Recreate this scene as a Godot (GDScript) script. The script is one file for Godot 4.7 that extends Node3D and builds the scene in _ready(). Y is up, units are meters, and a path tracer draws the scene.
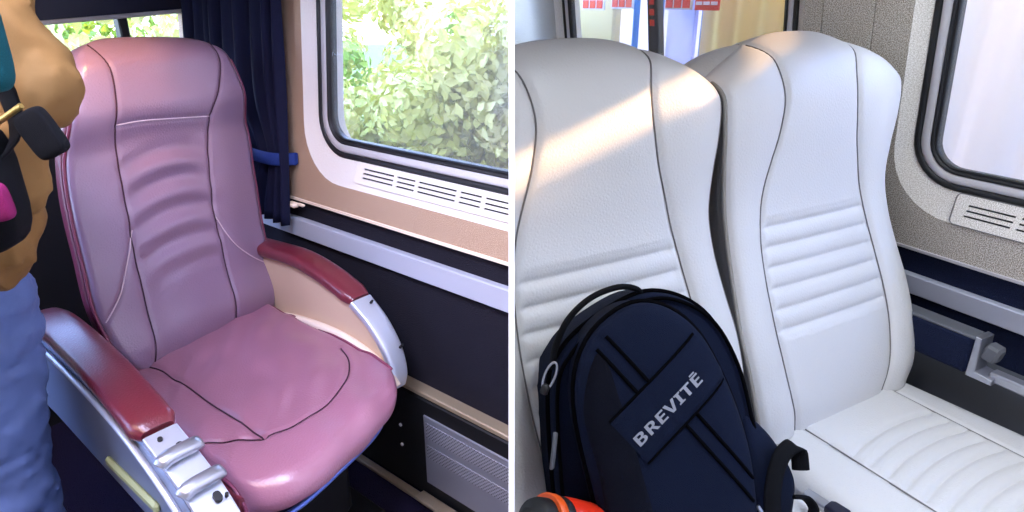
extends Node3D
# Two compartments of a railway carriage, side by side, with an added thin white partition between them.
# Room frames: x runs along the seat row towards the window wall, y is up, z runs from the seat backs to the seat fronts.

func _ready() -> void:
	# camera
	var cam := Camera3D.new(); cam.name = "camera"; add_child(cam)
	cam.position = Vector3(0, CAM_Y, 0); cam.rotation = Vector3(-atan(0.4), 0, 0)
	cam.fov = rad_to_deg(2.0 * atan(0.4)); cam.near = 0.02; cam.far = 200.0; cam.current = true
	# sky, sun, exposure
	var env := Environment.new()
	var sky := Sky.new(); var sm := ProceduralSkyMaterial.new()
	sm.sky_top_color = Color(0.50, 0.64, 0.95); sm.sky_horizon_color = Color(0.82, 0.89, 1.0); sm.sky_curve = 0.2
	sm.ground_bottom_color = Color(0.5, 0.5, 0.46); sm.ground_horizon_color = Color(0.8, 0.8, 0.8); sm.sky_energy_multiplier = 1.0
	sm.sun_angle_max = 1.0
	sky.sky_material = sm; env.sky = sky; env.background_mode = Environment.BG_SKY; env.background_energy_multiplier = 9.0
	env.tonemap_mode = Environment.TONE_MAPPER_LINEAR; env.tonemap_exposure = 1.8
	env.sdfgi_enabled = true; env.ssao_enabled = true; env.ssil_enabled = true
	var we := WorldEnvironment.new(); we.name = "world_environment"; we.environment = env; add_child(we)
	var sun := DirectionalLight3D.new(); sun.name = "sun"; sun.shadow_enabled = true
	sun.light_energy = 2.1; sun.light_color = Color(1.0, 0.80, 0.58); sun.light_angular_distance = 1.5
	add_child(sun)
	sun.look_at_from_position(Vector3.ZERO, Vector3(-0.94, -0.235, -0.05), Vector3.UP)
	make_materials()
	FA = Transform3D(Basis(Vector3.UP, deg_to_rad(51.19)), Vector3.ZERO)
	FB = Transform3D(Basis(Vector3.UP, deg_to_rad(28.99)), Vector3.ZERO)
	lamp(Vector3(-1.0, 2.0, -0.25), Vector2(0.3, 1.2), 0.9, Color(1.0, 0.84, 0.68), deg_to_rad(51.19), "added warm ceiling light panel over the aisle beside the mauve seat, out of the frame")
	lamp(Vector3(-0.62, 2.0, -0.55), Vector2(0.3, 1.2), 2.8, Color(0.80, 0.84, 1.0), deg_to_rad(51.19), "added cool ceiling light panel in front of the mauve seat, out of the frame")
	lamp(Vector3(0.75, 2.0, -0.45), Vector2(0.3, 1.2), 0.9, Color(0.92, 0.96, 1.0), deg_to_rad(28.99), "added ceiling light panel over the white seats, out of the frame")
	added_reading_lamp(FA * Vector3(0.50, 1.41, -1.36), FA * Vector3(0.60, 1.10, -1.64))
	# structure, then things
	build_shell()
	seat_a()
	left_compartment_things()
	right_compartment_things()
	backpack()
	outdoors()
	passenger()

# ---------------------------------------------------------------- mesh builder
class MB:
	var P := PackedVector3Array()
	var G := PackedInt32Array()
	func tri(a: Vector3, b: Vector3, c: Vector3, g := 1) -> void:
		P.append(a); P.append(b); P.append(c); G.append(g)
	func quad(a: Vector3, b: Vector3, c: Vector3, d: Vector3, g := 1) -> void:
		tri(a, b, c, g); tri(a, c, d, g)
	func fix(from: int) -> void:           # turns a closed piece so that its faces point outwards
		var c := Vector3.ZERO
		for i in range(from, P.size()): c += P[i]
		c /= maxf(1.0, P.size() - from)
		var v := 0.0
		for i in range(from, P.size(), 3): v += (P[i] - c).dot((P[i + 1] - c).cross(P[i + 2] - c))
		if v > 0.0:
			for i in range(from, P.size(), 3):
				var t := P[i + 1]; P[i + 1] = P[i + 2]; P[i + 2] = t
	func face_to(from: int, dir: Vector3) -> void:   # turns an open sheet so that it mostly faces dir
		var v := 0.0
		for i in range(from, P.size(), 3): v += (P[i + 2] - P[i]).cross(P[i + 1] - P[i]).dot(dir)
		if v < 0.0:
			for i in range(from, P.size(), 3):
				var t := P[i + 1]; P[i + 1] = P[i + 2]; P[i + 2] = t
	func grid(rows: Array, closed := false, g := 1) -> void:
		for j in rows.size() - 1:
			var a: PackedVector3Array = rows[j]
			var b: PackedVector3Array = rows[j + 1]
			var n := a.size()
			for i in (n if closed else n - 1):
				var k := (i + 1) % n
				quad(a[i], a[k], b[k], b[i], g)
	func cap(ring: PackedVector3Array, g := 2) -> void:
		var c := Vector3.ZERO
		for p in ring: c += p
		c /= ring.size()
		for i in ring.size(): tri(c, ring[i], ring[(i + 1) % ring.size()], g)
	func loft(rings: Array, caps := true, g := 1, gc := 2) -> void:
		var from := P.size()
		grid(rings, true, g)
		if caps:
			var r0: PackedVector3Array = rings[0].duplicate(); r0.reverse()
			cap(r0, gc); cap(rings[-1], gc)
		fix(from)
	func box(c: Vector3, s: Vector3, bevel := 0.0, bs := Basis.IDENTITY) -> void:
		var bv := minf(bevel, minf(s.x, minf(s.y, s.z)) * 0.49)
		var rings := []
		var zs := [[-s.z / 2, bv], [-s.z / 2 + bv, 0.0], [s.z / 2 - bv, 0.0], [s.z / 2, bv]] if bv > 0.0 else [[-s.z / 2, 0.0], [s.z / 2, 0.0]]
		for q in zs:
			var w: float = s.x / 2 - q[1]; var h: float = s.y / 2 - q[1]
			var r := PackedVector3Array()
			if bv > 0.0:
				var e: float = minf(bv, minf(w, h))
				for p in [Vector2(w - e, -h), Vector2(w, -h + e), Vector2(w, h - e), Vector2(w - e, h), Vector2(-w + e, h), Vector2(-w, h - e), Vector2(-w, -h + e), Vector2(-w + e, -h)]:
					r.append(c + bs * Vector3(p.x, p.y, q[0]))
			else:
				for p in [Vector2(w, -h), Vector2(w, h), Vector2(-w, h), Vector2(-w, -h)]: r.append(c + bs * Vector3(p.x, p.y, q[0]))
			rings.append(r)
		loft(rings, true, -1, -1)
	func tube(path: PackedVector3Array, r: float, n := 6, flat := 1.0, side := Vector3.ZERO) -> void:   # flat < 1 makes a ribbon whose thin way is across side
		var rings := []
		var u := Vector3.ZERO
		for i in path.size():
			var t := (path[mini(i + 1, path.size() - 1)] - path[maxi(i - 1, 0)]).normalized()
			if side != Vector3.ZERO: u = side
			elif u == Vector3.ZERO: u = Vector3.UP if absf(t.y) < 0.9 else Vector3.RIGHT
			u = (u - t * t.dot(u)).normalized()
			var w := t.cross(u)
			var ring := PackedVector3Array()
			for k in n:
				var an := TAU * k / n
				ring.append(path[i] + u * (cos(an) * r) + w * (sin(an) * r * flat))
			rings.append(ring)
		loft(rings)
	func closed_tube(path: PackedVector3Array, r: float, n := 6) -> void:
		var rings := []
		var m := path.size()
		var nrm := Vector3.ZERO
		for i in m: nrm += path[i].cross(path[(i + 1) % m])
		nrm = nrm.normalized()
		for j in m + 1:
			var i := j % m
			var t := (path[(i + 1) % m] - path[(i + m - 1) % m]).normalized()
			var w := t.cross(nrm).normalized()
			var ring := PackedVector3Array()
			for k in n: ring.append(path[i] + nrm * (cos(TAU * k / n) * r) + w * (sin(TAU * k / n) * r))
			rings.append(ring)
		var from := P.size()
		grid(rings, true, 1)
		fix(from)
	func sweep(path: PackedVector3Array, sizes: Array, across: Vector3, ex := 4.0, n := 20) -> void:   # rounded section: width along across, height square to the path
		var rings := []
		for i in path.size():
			var t := (path[mini(i + 1, path.size() - 1)] - path[maxi(i - 1, 0)]).normalized()
			var u := (across - t * t.dot(across)).normalized()
			var w := t.cross(u)
			var z: Vector2 = sizes[i]
			var ring := PackedVector3Array()
			for k in n:
				var an := TAU * (k + 0.5) / n
				var c := cos(an); var s := sin(an)
				ring.append(path[i] + u * (signf(c) * pow(absf(c), 2.0 / ex) * z.x * 0.5) + w * (signf(s) * pow(absf(s), 2.0 / ex) * z.y * 0.5))
			rings.append(ring)
		loft(rings)
	func prism(poly: PackedVector2Array, place: Callable, d0: float, d1: float, bevel := 0.0) -> void:   # place(x, y, depth)
		var n := poly.size()
		var ar := 0.0
		for i in n: ar += poly[i].cross(poly[(i + 1) % n])
		var sg := signf(ar)
		var ins := PackedVector2Array()
		for i in n:
			var a := (poly[i] - poly[(i + n - 1) % n]).normalized(); var b := (poly[(i + 1) % n] - poly[i]).normalized()
			var m := (a.orthogonal() + b.orthogonal())
			m = m.normalized() if m.length() > 0.01 else a.orthogonal()
			ins.append(poly[i] + m * sg * -bevel)
		# keep whichever inset is smaller
		var ai := 0.0
		for i in n: ai += ins[i].cross(ins[(i + 1) % n])
		if absf(ai) > absf(ar):
			for i in n: ins[i] = poly[i] * 2.0 - ins[i]
		var dir := signf(d1 - d0)
		var steps := [[ins, d0], [poly, d0 + dir * bevel], [poly, d1 - dir * bevel], [ins, d1]] if bevel > 0.0 else [[poly, d0], [poly, d1]]
		var rings := []
		for q in steps:
			var r := PackedVector3Array()
			for p in q[0]: r.append(place.call(p.x, p.y, q[1]))
			rings.append(r)
		var from := P.size()
		grid(rings, true, -1)
		var top: PackedVector2Array = steps[0][0]
		var idx := Geometry2D.triangulate_polygon(top)
		for i in range(0, idx.size(), 3):
			var q0: PackedVector3Array = rings[0]; var q1: PackedVector3Array = rings[-1]
			tri(q0[idx[i]], q0[idx[i + 1]], q0[idx[i + 2]], -1)
			tri(q1[idx[i]], q1[idx[i + 2]], q1[idx[i + 1]], -1)
		# wind the caps against the walls
		var wallv := 0.0
		var c := Vector3.ZERO
		for i in range(from, P.size()): c += P[i]
		c /= (P.size() - from)
		var caps_from := from + (rings.size() - 1) * n * 6
		for i in range(from, caps_from, 3): wallv += (P[i] - c).dot((P[i + 1] - c).cross(P[i + 2] - c))
		var capv := 0.0
		for i in range(caps_from, P.size(), 3): capv += (P[i] - c).dot((P[i + 1] - c).cross(P[i + 2] - c))
		for i in range(from, P.size(), 3):
			if (wallv if i < caps_from else capv) > 0.0:
				var t := P[i + 1]; P[i + 1] = P[i + 2]; P[i + 2] = t
	func soft_box(c: Vector3, s: Vector3, bs := Basis.IDENTITY, e := 4.0, n := 28, m := 14) -> void:
		var rings := []
		for j in m + 1:
			var t := clampf(sin(PI * (j / float(m) - 0.5)), -0.9995, 0.9995)
			var k := pow(1.0 - pow(absf(t), e), 1.0 / e)
			var r := PackedVector3Array()
			for i in n:
				var an := TAU * (i + 0.5) / n
				var x := cos(an); var y := sin(an)
				r.append(c + bs * Vector3(signf(x) * pow(absf(x), 2.0 / e) * s.x * 0.5 * k, signf(y) * pow(absf(y), 2.0 / e) * s.y * 0.5 * k, t * s.z * 0.5))
			rings.append(r)
		loft(rings, true, 1, 1)
	func lathe(profile: Array, at: Vector3, axis: Vector3, n := 24) -> void:   # profile of Vector2(radius, along)
		var u := axis.cross(Vector3.UP if absf(axis.y) < 0.9 else Vector3.RIGHT).normalized()
		var w := axis.cross(u).normalized()
		var rings := []
		for p in profile:
			var r := PackedVector3Array()
			for k in n: r.append(at + axis * p.y + u * (cos(TAU * k / n) * p.x) + w * (sin(TAU * k / n) * p.x))
			rings.append(r)
		loft(rings)
	func clip(tf: Transform3D, sg: float, x0: float) -> void:
		var np := PackedVector3Array(); var ng := PackedInt32Array()
		for t in G.size():
			var q := PackedVector3Array()
			for i in 3:
				var a := P[t * 3 + i]; var b := P[t * 3 + (i + 1) % 3]
				var da := ((tf * a).x - x0) * sg; var db := ((tf * b).x - x0) * sg
				if da >= 0.0: q.append(a)
				if (da >= 0.0) != (db >= 0.0): q.append(a.lerp(b, da / (da - db)))
			for i in range(1, q.size() - 1):
				np.append(q[0]); np.append(q[i]); np.append(q[i + 1]); ng.append(G[t])
		P = np; G = ng
	func mesh(shift := Vector3.ZERO) -> ArrayMesh:
		var st := SurfaceTool.new()
		st.begin(Mesh.PRIMITIVE_TRIANGLES)
		for t in G.size():
			st.set_smooth_group(G[t] if G[t] >= 0 else 0xFFFFFFFF)
			for i in 3: st.add_vertex(P[t * 3 + i] - shift)
		st.generate_normals()
		st.index()
		return st.commit()

# ---------------------------------------------------------------- things and parts
var used := {}
var base_of := {}
var clip_side := 0.0          # -1 keeps what lies left of the partition, +1 what lies right of it
const CLIP_L := -0.0024
const CLIP_R := 0.0019
var FA: Transform3D
var FB: Transform3D

func numbered(called: String) -> String:
	used[called] = used.get(called, -1) + 1
	return called if used[called] == 0 else "%s_%03d" % [called, used[called]]
func tag(o: Node, label: String, category: String, group := "") -> void:
	o.set_meta("label", label); o.set_meta("category", category)
	if group: o.set_meta("group", group)
func thing(called: String, frame: Transform3D, base: Vector3, label: String, category: String, group := "") -> Node3D:
	var o := Node3D.new(); o.name = numbered(called); add_child(o)
	o.transform = frame * Transform3D(Basis.IDENTITY, base)
	base_of[o] = base
	if category: tag(o, label, category, group)
	return o
func structure(called: String, frame := Transform3D.IDENTITY, base := Vector3.ZERO) -> Node3D:
	var o := thing(called, frame, base, "", ""); o.set_meta("kind", "structure")
	return o
func obj(b: MB, called: String, m: Material, parent: Node3D) -> MeshInstance3D:
	var base: Vector3 = base_of.get(parent, Vector3.ZERO)
	if clip_side != 0.0:
		var top: Node3D = parent
		while top.get_parent() != self: top = top.get_parent()
		b.clip(top.transform * Transform3D(Basis.IDENTITY, -base), clip_side, CLIP_L if clip_side < 0 else CLIP_R)
	var o := MeshInstance3D.new(); o.name = called
	o.mesh = b.mesh(base); o.material_override = m
	parent.add_child(o, true)
	base_of[o] = base
	return o
func dup(o: Node3D, called: String, xf: Transform3D, label: String) -> Node3D:
	var c: Node3D = o.duplicate(); c.name = numbered(called); add_child(c); c.transform = xf
	c.set_meta("label", label); base_of[c] = base_of.get(o, Vector3.ZERO)
	return c

# ---------------------------------------------------------------- materials
var tex := {}
func noise_tex(key: String, freq: float, size := 256, kind := FastNoiseLite.TYPE_SIMPLEX, octaves := 3, normal := false, ramp: Gradient = null) -> Texture2D:
	if tex.has(key): return tex[key]
	var n := FastNoiseLite.new(); n.seed = key.hash() % 1000; n.noise_type = kind; n.frequency = freq; n.fractal_octaves = octaves
	if kind == FastNoiseLite.TYPE_CELLULAR: n.cellular_return_type = FastNoiseLite.RETURN_DISTANCE2_SUB
	var t := NoiseTexture2D.new(); t.width = size; t.height = size; t.seamless = true; t.noise = n
	if normal: t.as_normal_map = true; t.bump_strength = 4.0
	if ramp: t.color_ramp = ramp
	tex[key] = t
	return t
func ramp2(a: Color, b: Color, c: Color, p0 := 0.3, p1 := 0.7) -> Gradient:
	var g := Gradient.new(); g.offsets = PackedFloat32Array([p0, 0.5, p1]); g.colors = PackedColorArray([a, b, c])
	return g
func mat(c: Color, rough := 0.6, metal := 0.0, spec := 0.5) -> StandardMaterial3D:
	var m := StandardMaterial3D.new()
	m.albedo_color = c; m.roughness = rough; m.metallic = metal; m.metallic_specular = spec
	return m
func leather(c: Color, rough := 0.42, grain := 0.25) -> StandardMaterial3D:
	var m := mat(c, rough, 0.0, 0.5)
	m.uv1_triplanar = true; m.uv1_scale = Vector3.ONE * 7.0
	m.heightmap_enabled = true; m.heightmap_texture = noise_tex("grain", 0.09, 256, FastNoiseLite.TYPE_CELLULAR, 2); m.heightmap_scale = grain * 0.3
	return m
func coated(m: StandardMaterial3D) -> StandardMaterial3D:
	m.clearcoat_enabled = true; m.clearcoat = 0.6; m.clearcoat_roughness = 0.3
	return m
func cloth(c: Color, rough := 0.9, scale := 14.0, bump := 0.1) -> StandardMaterial3D:
	var m := mat(c, rough, 0.0, 0.25)
	m.uv1_triplanar = true; m.uv1_scale = Vector3.ONE * scale
	m.albedo_texture = noise_tex("weave", 0.22, 256, FastNoiseLite.TYPE_SIMPLEX, 3, false, ramp2(Color(0.7, 0.7, 0.7), Color(0.9, 0.9, 0.9), Color.WHITE))
	m.heightmap_enabled = true; m.heightmap_texture = noise_tex("weave_h", 0.2, 256, FastNoiseLite.TYPE_SIMPLEX, 3); m.heightmap_scale = bump
	return m
func speckled(a: Color, b: Color, c: Color, key: String) -> StandardMaterial3D:
	var m := mat(Color.WHITE, 0.65, 0.0, 0.4)
	m.uv1_triplanar = true; m.uv1_scale = Vector3.ONE * 2.6
	m.albedo_texture = noise_tex(key, 0.24, 512, FastNoiseLite.TYPE_SIMPLEX, 2, false, ramp2(a, b, c, 0.28, 0.72))
	m.heightmap_enabled = true; m.heightmap_texture = noise_tex("fleck_h", 0.24, 512, FastNoiseLite.TYPE_SIMPLEX, 2); m.heightmap_scale = 0.05
	return m
var M := {}
func make_materials() -> void:
	M.leather_back = coated(leather(Color8(140, 112, 136), 0.32))
	M.leather_cushion = coated(leather(Color8(160, 106, 126), 0.32))
	M.leather_side = leather(Color8(105, 32, 58), 0.42)
	M.leather_pad = coated(leather(Color8(114, 35, 48), 0.3))
	M.thread_dark = mat(Color8(58, 28, 46), 0.8)
	M.thread_pale = mat(Color8(214, 190, 200), 0.7)
	M.piping = leather(Color8(130, 60, 84), 0.4)
	M.white_leather = leather(Color8(216, 214, 212), 0.38, 0.2)
	M.gusset = leather(Color8(100, 98, 95), 0.6)  # white leather side with its shade put into the grey
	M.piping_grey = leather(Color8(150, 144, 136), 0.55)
	M.thread_grey = mat(Color8(120, 116, 114), 0.8)
	M.shell = mat(Color8(120, 132, 158), 0.42, 0.1)
	M.shell_cream = mat(Color8(222, 190, 160), 0.5)
	M.cream_lip = mat(Color8(250, 228, 205), 0.45)
	M.silver = mat(Color8(205, 210, 222), 0.32, 0.55)
	M.chrome = mat(Color8(176, 178, 186), 0.3, 0.85)
	M.alu = mat(Color8(196, 192, 194), 0.5, 0.1)
	M.rubber = mat(Color8(20, 20, 24), 0.5)
	M.black = mat(Color8(16, 16, 19), 0.6)
	M.bar = mat(Color8(170, 176, 128), 0.5)
	M.navy_metal = mat(Color8(28, 30, 52), 0.4, 0.2)
	M.blue_trim = mat(Color8(110, 136, 220), 0.3, 0.5)
	M.tan_wall = speckled(Color8(150, 118, 94), Color8(188, 156, 130), Color8(214, 186, 160), "tan")
	M.cream_wall = speckled(Color8(226, 216, 206), Color8(238, 230, 222), Color8(246, 240, 234), "cream")  # recess cream; part of its step from tan is light put into colour
	M.wall_shaded = speckled(Color8(118, 108, 94), Color8(188, 178, 164), Color8(236, 228, 216), "greyfleck")  # same vinyl as the recess, with shade put into the colour
	M.wall_lit = speckled(Color8(190, 180, 166), Color8(236, 229, 218), Color8(252, 248, 242), "palefleck")  # same vinyl as the panels, with light on the recess put in
	M.vent_a = mat(Color8(240, 232, 224), 0.5)
	M.carpet = cloth(Color8(44, 42, 52), 0.95, 6.0, 0.3)
	M.carpet_blue = cloth(Color8(34, 42, 70), 0.95, 6.0, 0.3)
	M.carpet_floor = cloth(Color8(44, 38, 66), 0.95, 5.0, 0.4)
	M.rail = mat(Color8(186, 188, 200), 0.42, 0.1)
	M.ledge = mat(Color8(188, 168, 140), 0.35, 0.5)
	M.grey_panel = mat(Color8(92, 94, 100), 0.6)
	M.ceiling = mat(Color8(226, 224, 220), 0.8)
	M.partition = mat(Color8(250, 250, 250), 0.6)
	M.curtain = cloth(Color8(28, 30, 58), 0.75, 10.0, 0.1)
	M.curtain_band = cloth(Color8(44, 66, 140), 0.6, 10.0, 0.1)
	M.glass = mat(Color(0.95, 1.0, 0.98, 0.06), 0.02, 0.0, 0.2); M.glass.transparency = BaseMaterial3D.TRANSPARENCY_ALPHA
	M.navy = cloth(Color8(19, 28, 52), 0.85, 12.0, 0.12)
	M.navy_dark = cloth(Color8(14, 16, 30), 0.85, 12.0, 0.12)
	M.strap = cloth(Color8(16, 17, 22), 0.8, 16.0, 0.1)
	M.zip = mat(Color8(7, 7, 10), 0.85, 0.0, 0.1)
	M.print = mat(Color8(150, 152, 162), 0.6)
	M.jacket = cloth(Color8(150, 112, 66), 0.75, 24.0, 0.02)
	M.jeans = cloth(Color8(104, 124, 176), 0.55, 24.0, 0.03)
	M.skin = mat(Color8(205, 155, 130), 0.55); M.skin.subsurf_scatter_enabled = true; M.skin.subsurf_scatter_strength = 0.1
	M.hair = mat(Color8(52, 36, 28), 0.6)
	M.teal = cloth(Color8(22, 84, 92), 0.8)
	M.magenta = cloth(Color8(140, 36, 92), 0.8)
	M.gold = mat(Color8(196, 170, 96), 0.35, 0.8)
	M.orange = mat(Color8(236, 92, 30), 0.35)
	M.red = mat(Color8(228, 50, 26), 0.3)
	M.bark = mat(Color8(90, 74, 56), 0.9)
	M.grass = cloth(Color8(120, 140, 70), 0.95, 3.0, 0.5)
	var perf := Image.create(64, 64, false, Image.FORMAT_RGB8)
	for y in 64:
		for x in 64:
			var dark := false
			for c in [Vector2(16, 16), Vector2(48, 48), Vector2(80, 16), Vector2(-16, 48)]:
				if Vector2(x + 0.5, y + 0.5).distance_to(c) < 11.5: dark = true
			perf.set_pixel(x, y, Color8(14, 14, 18) if dark else Color8(176, 176, 186))
	M.perforated = mat(Color.WHITE, 0.4, 0.3)
	M.perforated.albedo_texture = ImageTexture.create_from_image(perf)
	M.perforated.uv1_triplanar = true; M.perforated.uv1_scale = Vector3.ONE * 95.0
	M.brushed = mat(Color8(160, 160, 170), 0.34, 0.4)

# ---------------------------------------------------------------- small geometry helpers
func lut(x: float, pts: Array) -> float:      # smooth curve through Vector2 points
	var n := pts.size()
	if x <= pts[0].x: return pts[0].y
	for i in n - 1:
		if x <= pts[i + 1].x:
			var a: Vector2 = pts[maxi(i - 1, 0)]; var b: Vector2 = pts[i]; var c: Vector2 = pts[i + 1]; var d: Vector2 = pts[mini(i + 2, n - 1)]
			return cubic_interpolate_in_time(b.y, c.y, a.y, d.y, (x - b.x) / (c.x - b.x), c.x - b.x, a.x - b.x if i > 0 else -(c.x - b.x), d.x - b.x if i + 2 < n else 2.0 * (c.x - b.x))
	return pts[n - 1].y
func spline(pts: Array, per := 6) -> PackedVector3Array:
	var out := PackedVector3Array()
	var n := pts.size()
	for i in n - 1:
		var a: Vector3 = pts[maxi(i - 1, 0)]; var b: Vector3 = pts[i]; var c: Vector3 = pts[i + 1]; var d: Vector3 = pts[mini(i + 2, n - 1)]
		for k in per: out.append(b.cubic_interpolate(c, a, d, float(k) / per))
	out.append(pts[n - 1])
	return out
func spline2(pts: Array, per := 6, closed := false) -> PackedVector2Array:
	var out := PackedVector2Array()
	var n := pts.size()
	for i in (n if closed else n - 1):
		var a: Vector2 = pts[(i - 1 + n) % n if closed else maxi(i - 1, 0)]; var b: Vector2 = pts[i]; var c: Vector2 = pts[(i + 1) % n]; var d: Vector2 = pts[(i + 2) % n if closed else mini(i + 2, n - 1)]
		for k in per: out.append(b.cubic_interpolate(c, a, d, float(k) / per))
	if not closed: out.append(pts[n - 1])
	return out
func rrect(x0: float, x1: float, y0: float, y1: float, r: float, n := 8) -> PackedVector2Array:
	var out := PackedVector2Array()
	for q in [[x1 - r, y0 + r, -PI / 2], [x1 - r, y1 - r, 0.0], [x0 + r, y1 - r, PI / 2], [x0 + r, y0 + r, PI]]:
		for k in n + 1:
			var a: float = q[2] + PI / 2 * k / n
			out.append(Vector2(q[0] + cos(a) * r, q[1] + sin(a) * r))
	return out
func dome_f(poly: PackedVector2Array, c: Vector2, p: Vector2) -> float:   # 0 at the centre of a star-shaped outline, 1 on it
	var d := p - c
	if d.length() < 1e-5: return 0.0
	for i in poly.size():
		var hit = Geometry2D.segment_intersects_segment(c, c + d.normalized() * 5.0, poly[i], poly[(i + 1) % poly.size()])
		if hit != null: return d.length() / maxf(1e-5, (hit as Vector2 - c).length())
	return 1.0

# A cushion body: front(a, v) for a in -1..1, v in 0..1, back(a, v) behind it; side walls between.
func cushion_front(b: MB, nu: int, nv: int, front: Callable, back: Callable) -> void:
	var rows := []; var rear := []
	for j in nv + 1:
		var r := PackedVector3Array(); var q := PackedVector3Array()
		for i in nu + 1:
			r.append(front.call(-1.0 + 2.0 * i / nu, float(j) / nv)); q.append(back.call(-1.0 + 2.0 * i / nu, float(j) / nv))
		rows.append(r); rear.append(q)
	var from := b.P.size()
	b.grid(rows, false, 1)
	var rr := []
	for q in rear:
		var x: PackedVector3Array = q.duplicate(); x.reverse(); rr.append(x)
	b.grid(rr, false, 3)
	# top and bottom edges belong to the body, the long sides are the gusset's
	for j in [0, nv]:
		var r: PackedVector3Array = rows[j]; var q: PackedVector3Array = rear[j]
		for i in nu:
			if j == 0: b.quad(r[i + 1], r[i], q[i], q[i + 1], 1)
			else: b.quad(r[i], r[i + 1], q[i + 1], q[i], 1)
	for i in [0, nu]:
		for j in nv:
			var r0: Vector3 = rows[j][i]; var r1: Vector3 = rows[j + 1][i]; var q0: Vector3 = rear[j][i]; var q1: Vector3 = rear[j + 1][i]
			if i == 0: b.quad(r0, r1, q1, q0, 2)
			else: b.quad(r1, r0, q0, q1, 2)
	b.fix(from)
func side_skin(b: MB, a: float, nv: int, front: Callable, back: Callable, out: Vector3, v0 := 0.0, v1 := 1.0) -> void:   # a thin gusset over one long side
	var rows := []
	for layer in [0.0, 0.0025]:
		for k in 5:
			var r := PackedVector3Array()
			for j in nv + 1:
				var v := lerpf(v0, v1, float(j) / nv)
				var f: Vector3 = front.call(a, v); var q: Vector3 = back.call(a, v)
				var t := k / 4.0 if layer > 0.0 else 1.0 - k / 4.0
				r.append(f.lerp(q, 0.02 + 0.96 * t) + out * (layer + 0.004 * sin(PI * t) * signf(layer)))
			rows.append(r)
	rows.append(rows[0])
	var from := b.P.size()
	b.grid(rows, false, 1)
	b.fix(from)
func seam_on(b: MB, pts: Array, surf: Callable, lift: Vector3, r: float, n := 5) -> void:   # pts of Vector2 given to surf
	var path := PackedVector3Array()
	for p in spline2(pts, 6): path.append(surf.call(p.x, p.y) + lift)
	b.tube(path, r, n)
func seg_dist(p: Vector2, path: PackedVector2Array) -> float:
	var best := 9.0
	for i in path.size() - 1:
		var q := Geometry2D.get_closest_point_to_segment(p, path[i], path[i + 1])
		best = minf(best, p.distance_squared_to(q))
	return sqrt(best)

# ---------------------------------------------------------------- window walls
func wall_a(s: float, y: float, d: float) -> Vector3: return Vector3(0.98 + 0.104 * (y - 0.5) - d, y, -s)
func wall_b(s: float, y: float, d: float) -> Vector3: return Vector3(1.56 - 0.133 * (y - 0.5) - d, y, -s)
func ring_on(w: Callable, poly: PackedVector2Array, d: float) -> PackedVector3Array:
	var r := PackedVector3Array()
	for p in poly: r.append(w.call(p.x, p.y, d))
	return r
func frame_ring(b: MB, w: Callable, x0: float, x1: float, y0: float, y1: float, r: float, o0: float, o1: float, d0: float, d1: float, thick := 0.012) -> void:
	# a raised ring between the outline inset by o0 and the outline inset by o1
	var e := minf(0.003, (o1 - o0) * 0.3)
	var rings := []
	for q in [[o0, d0 - thick], [o0, d0 - e], [o0 + e, d0], [o1 - e, d1], [o1, d1 - e], [o1, d1 - thick]]:
		rings.append(ring_on(w, rrect(x0 + q[0], x1 - q[0], y0 + q[0], y1 - q[0], maxf(0.01, r - q[0])), q[1]))
	rings.append(rings[0])
	var from := b.P.size()
	b.grid(rings, true, 1)
	b.fix(from)
func plate_with_slots(b: MB, w: Callable, x0: float, x1: float, y0: float, y1: float, slots: Array, d: float, thick: float) -> void:
	var xs := [x0, x1]; var ys := [y0, y1]
	for s in slots: xs.append(s[0]); xs.append(s[1]); ys.append(s[2]); ys.append(s[3])
	xs.sort(); ys.sort()
	for j in ys.size() - 1:
		if ys[j + 1] - ys[j] < 1e-5: continue
		var run := -1.0
		for i in xs.size() - 1:
			if xs[i + 1] - xs[i] < 1e-5: continue
			var c := Vector2((xs[i] + xs[i + 1]) / 2, (ys[j] + ys[j + 1]) / 2)
			var hole := false
			for s in slots:
				if c.x > s[0] and c.x < s[1] and c.y > s[2] and c.y < s[3]: hole = true
			if hole: continue
			var from := b.P.size()
			var f := []
			for dd in [d, d - thick]:
				f.append(PackedVector3Array([w.call(xs[i], ys[j], dd), w.call(xs[i + 1], ys[j], dd), w.call(xs[i + 1], ys[j + 1], dd), w.call(xs[i], ys[j + 1], dd)]))
			b.loft(f, true, -1, -1)

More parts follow.
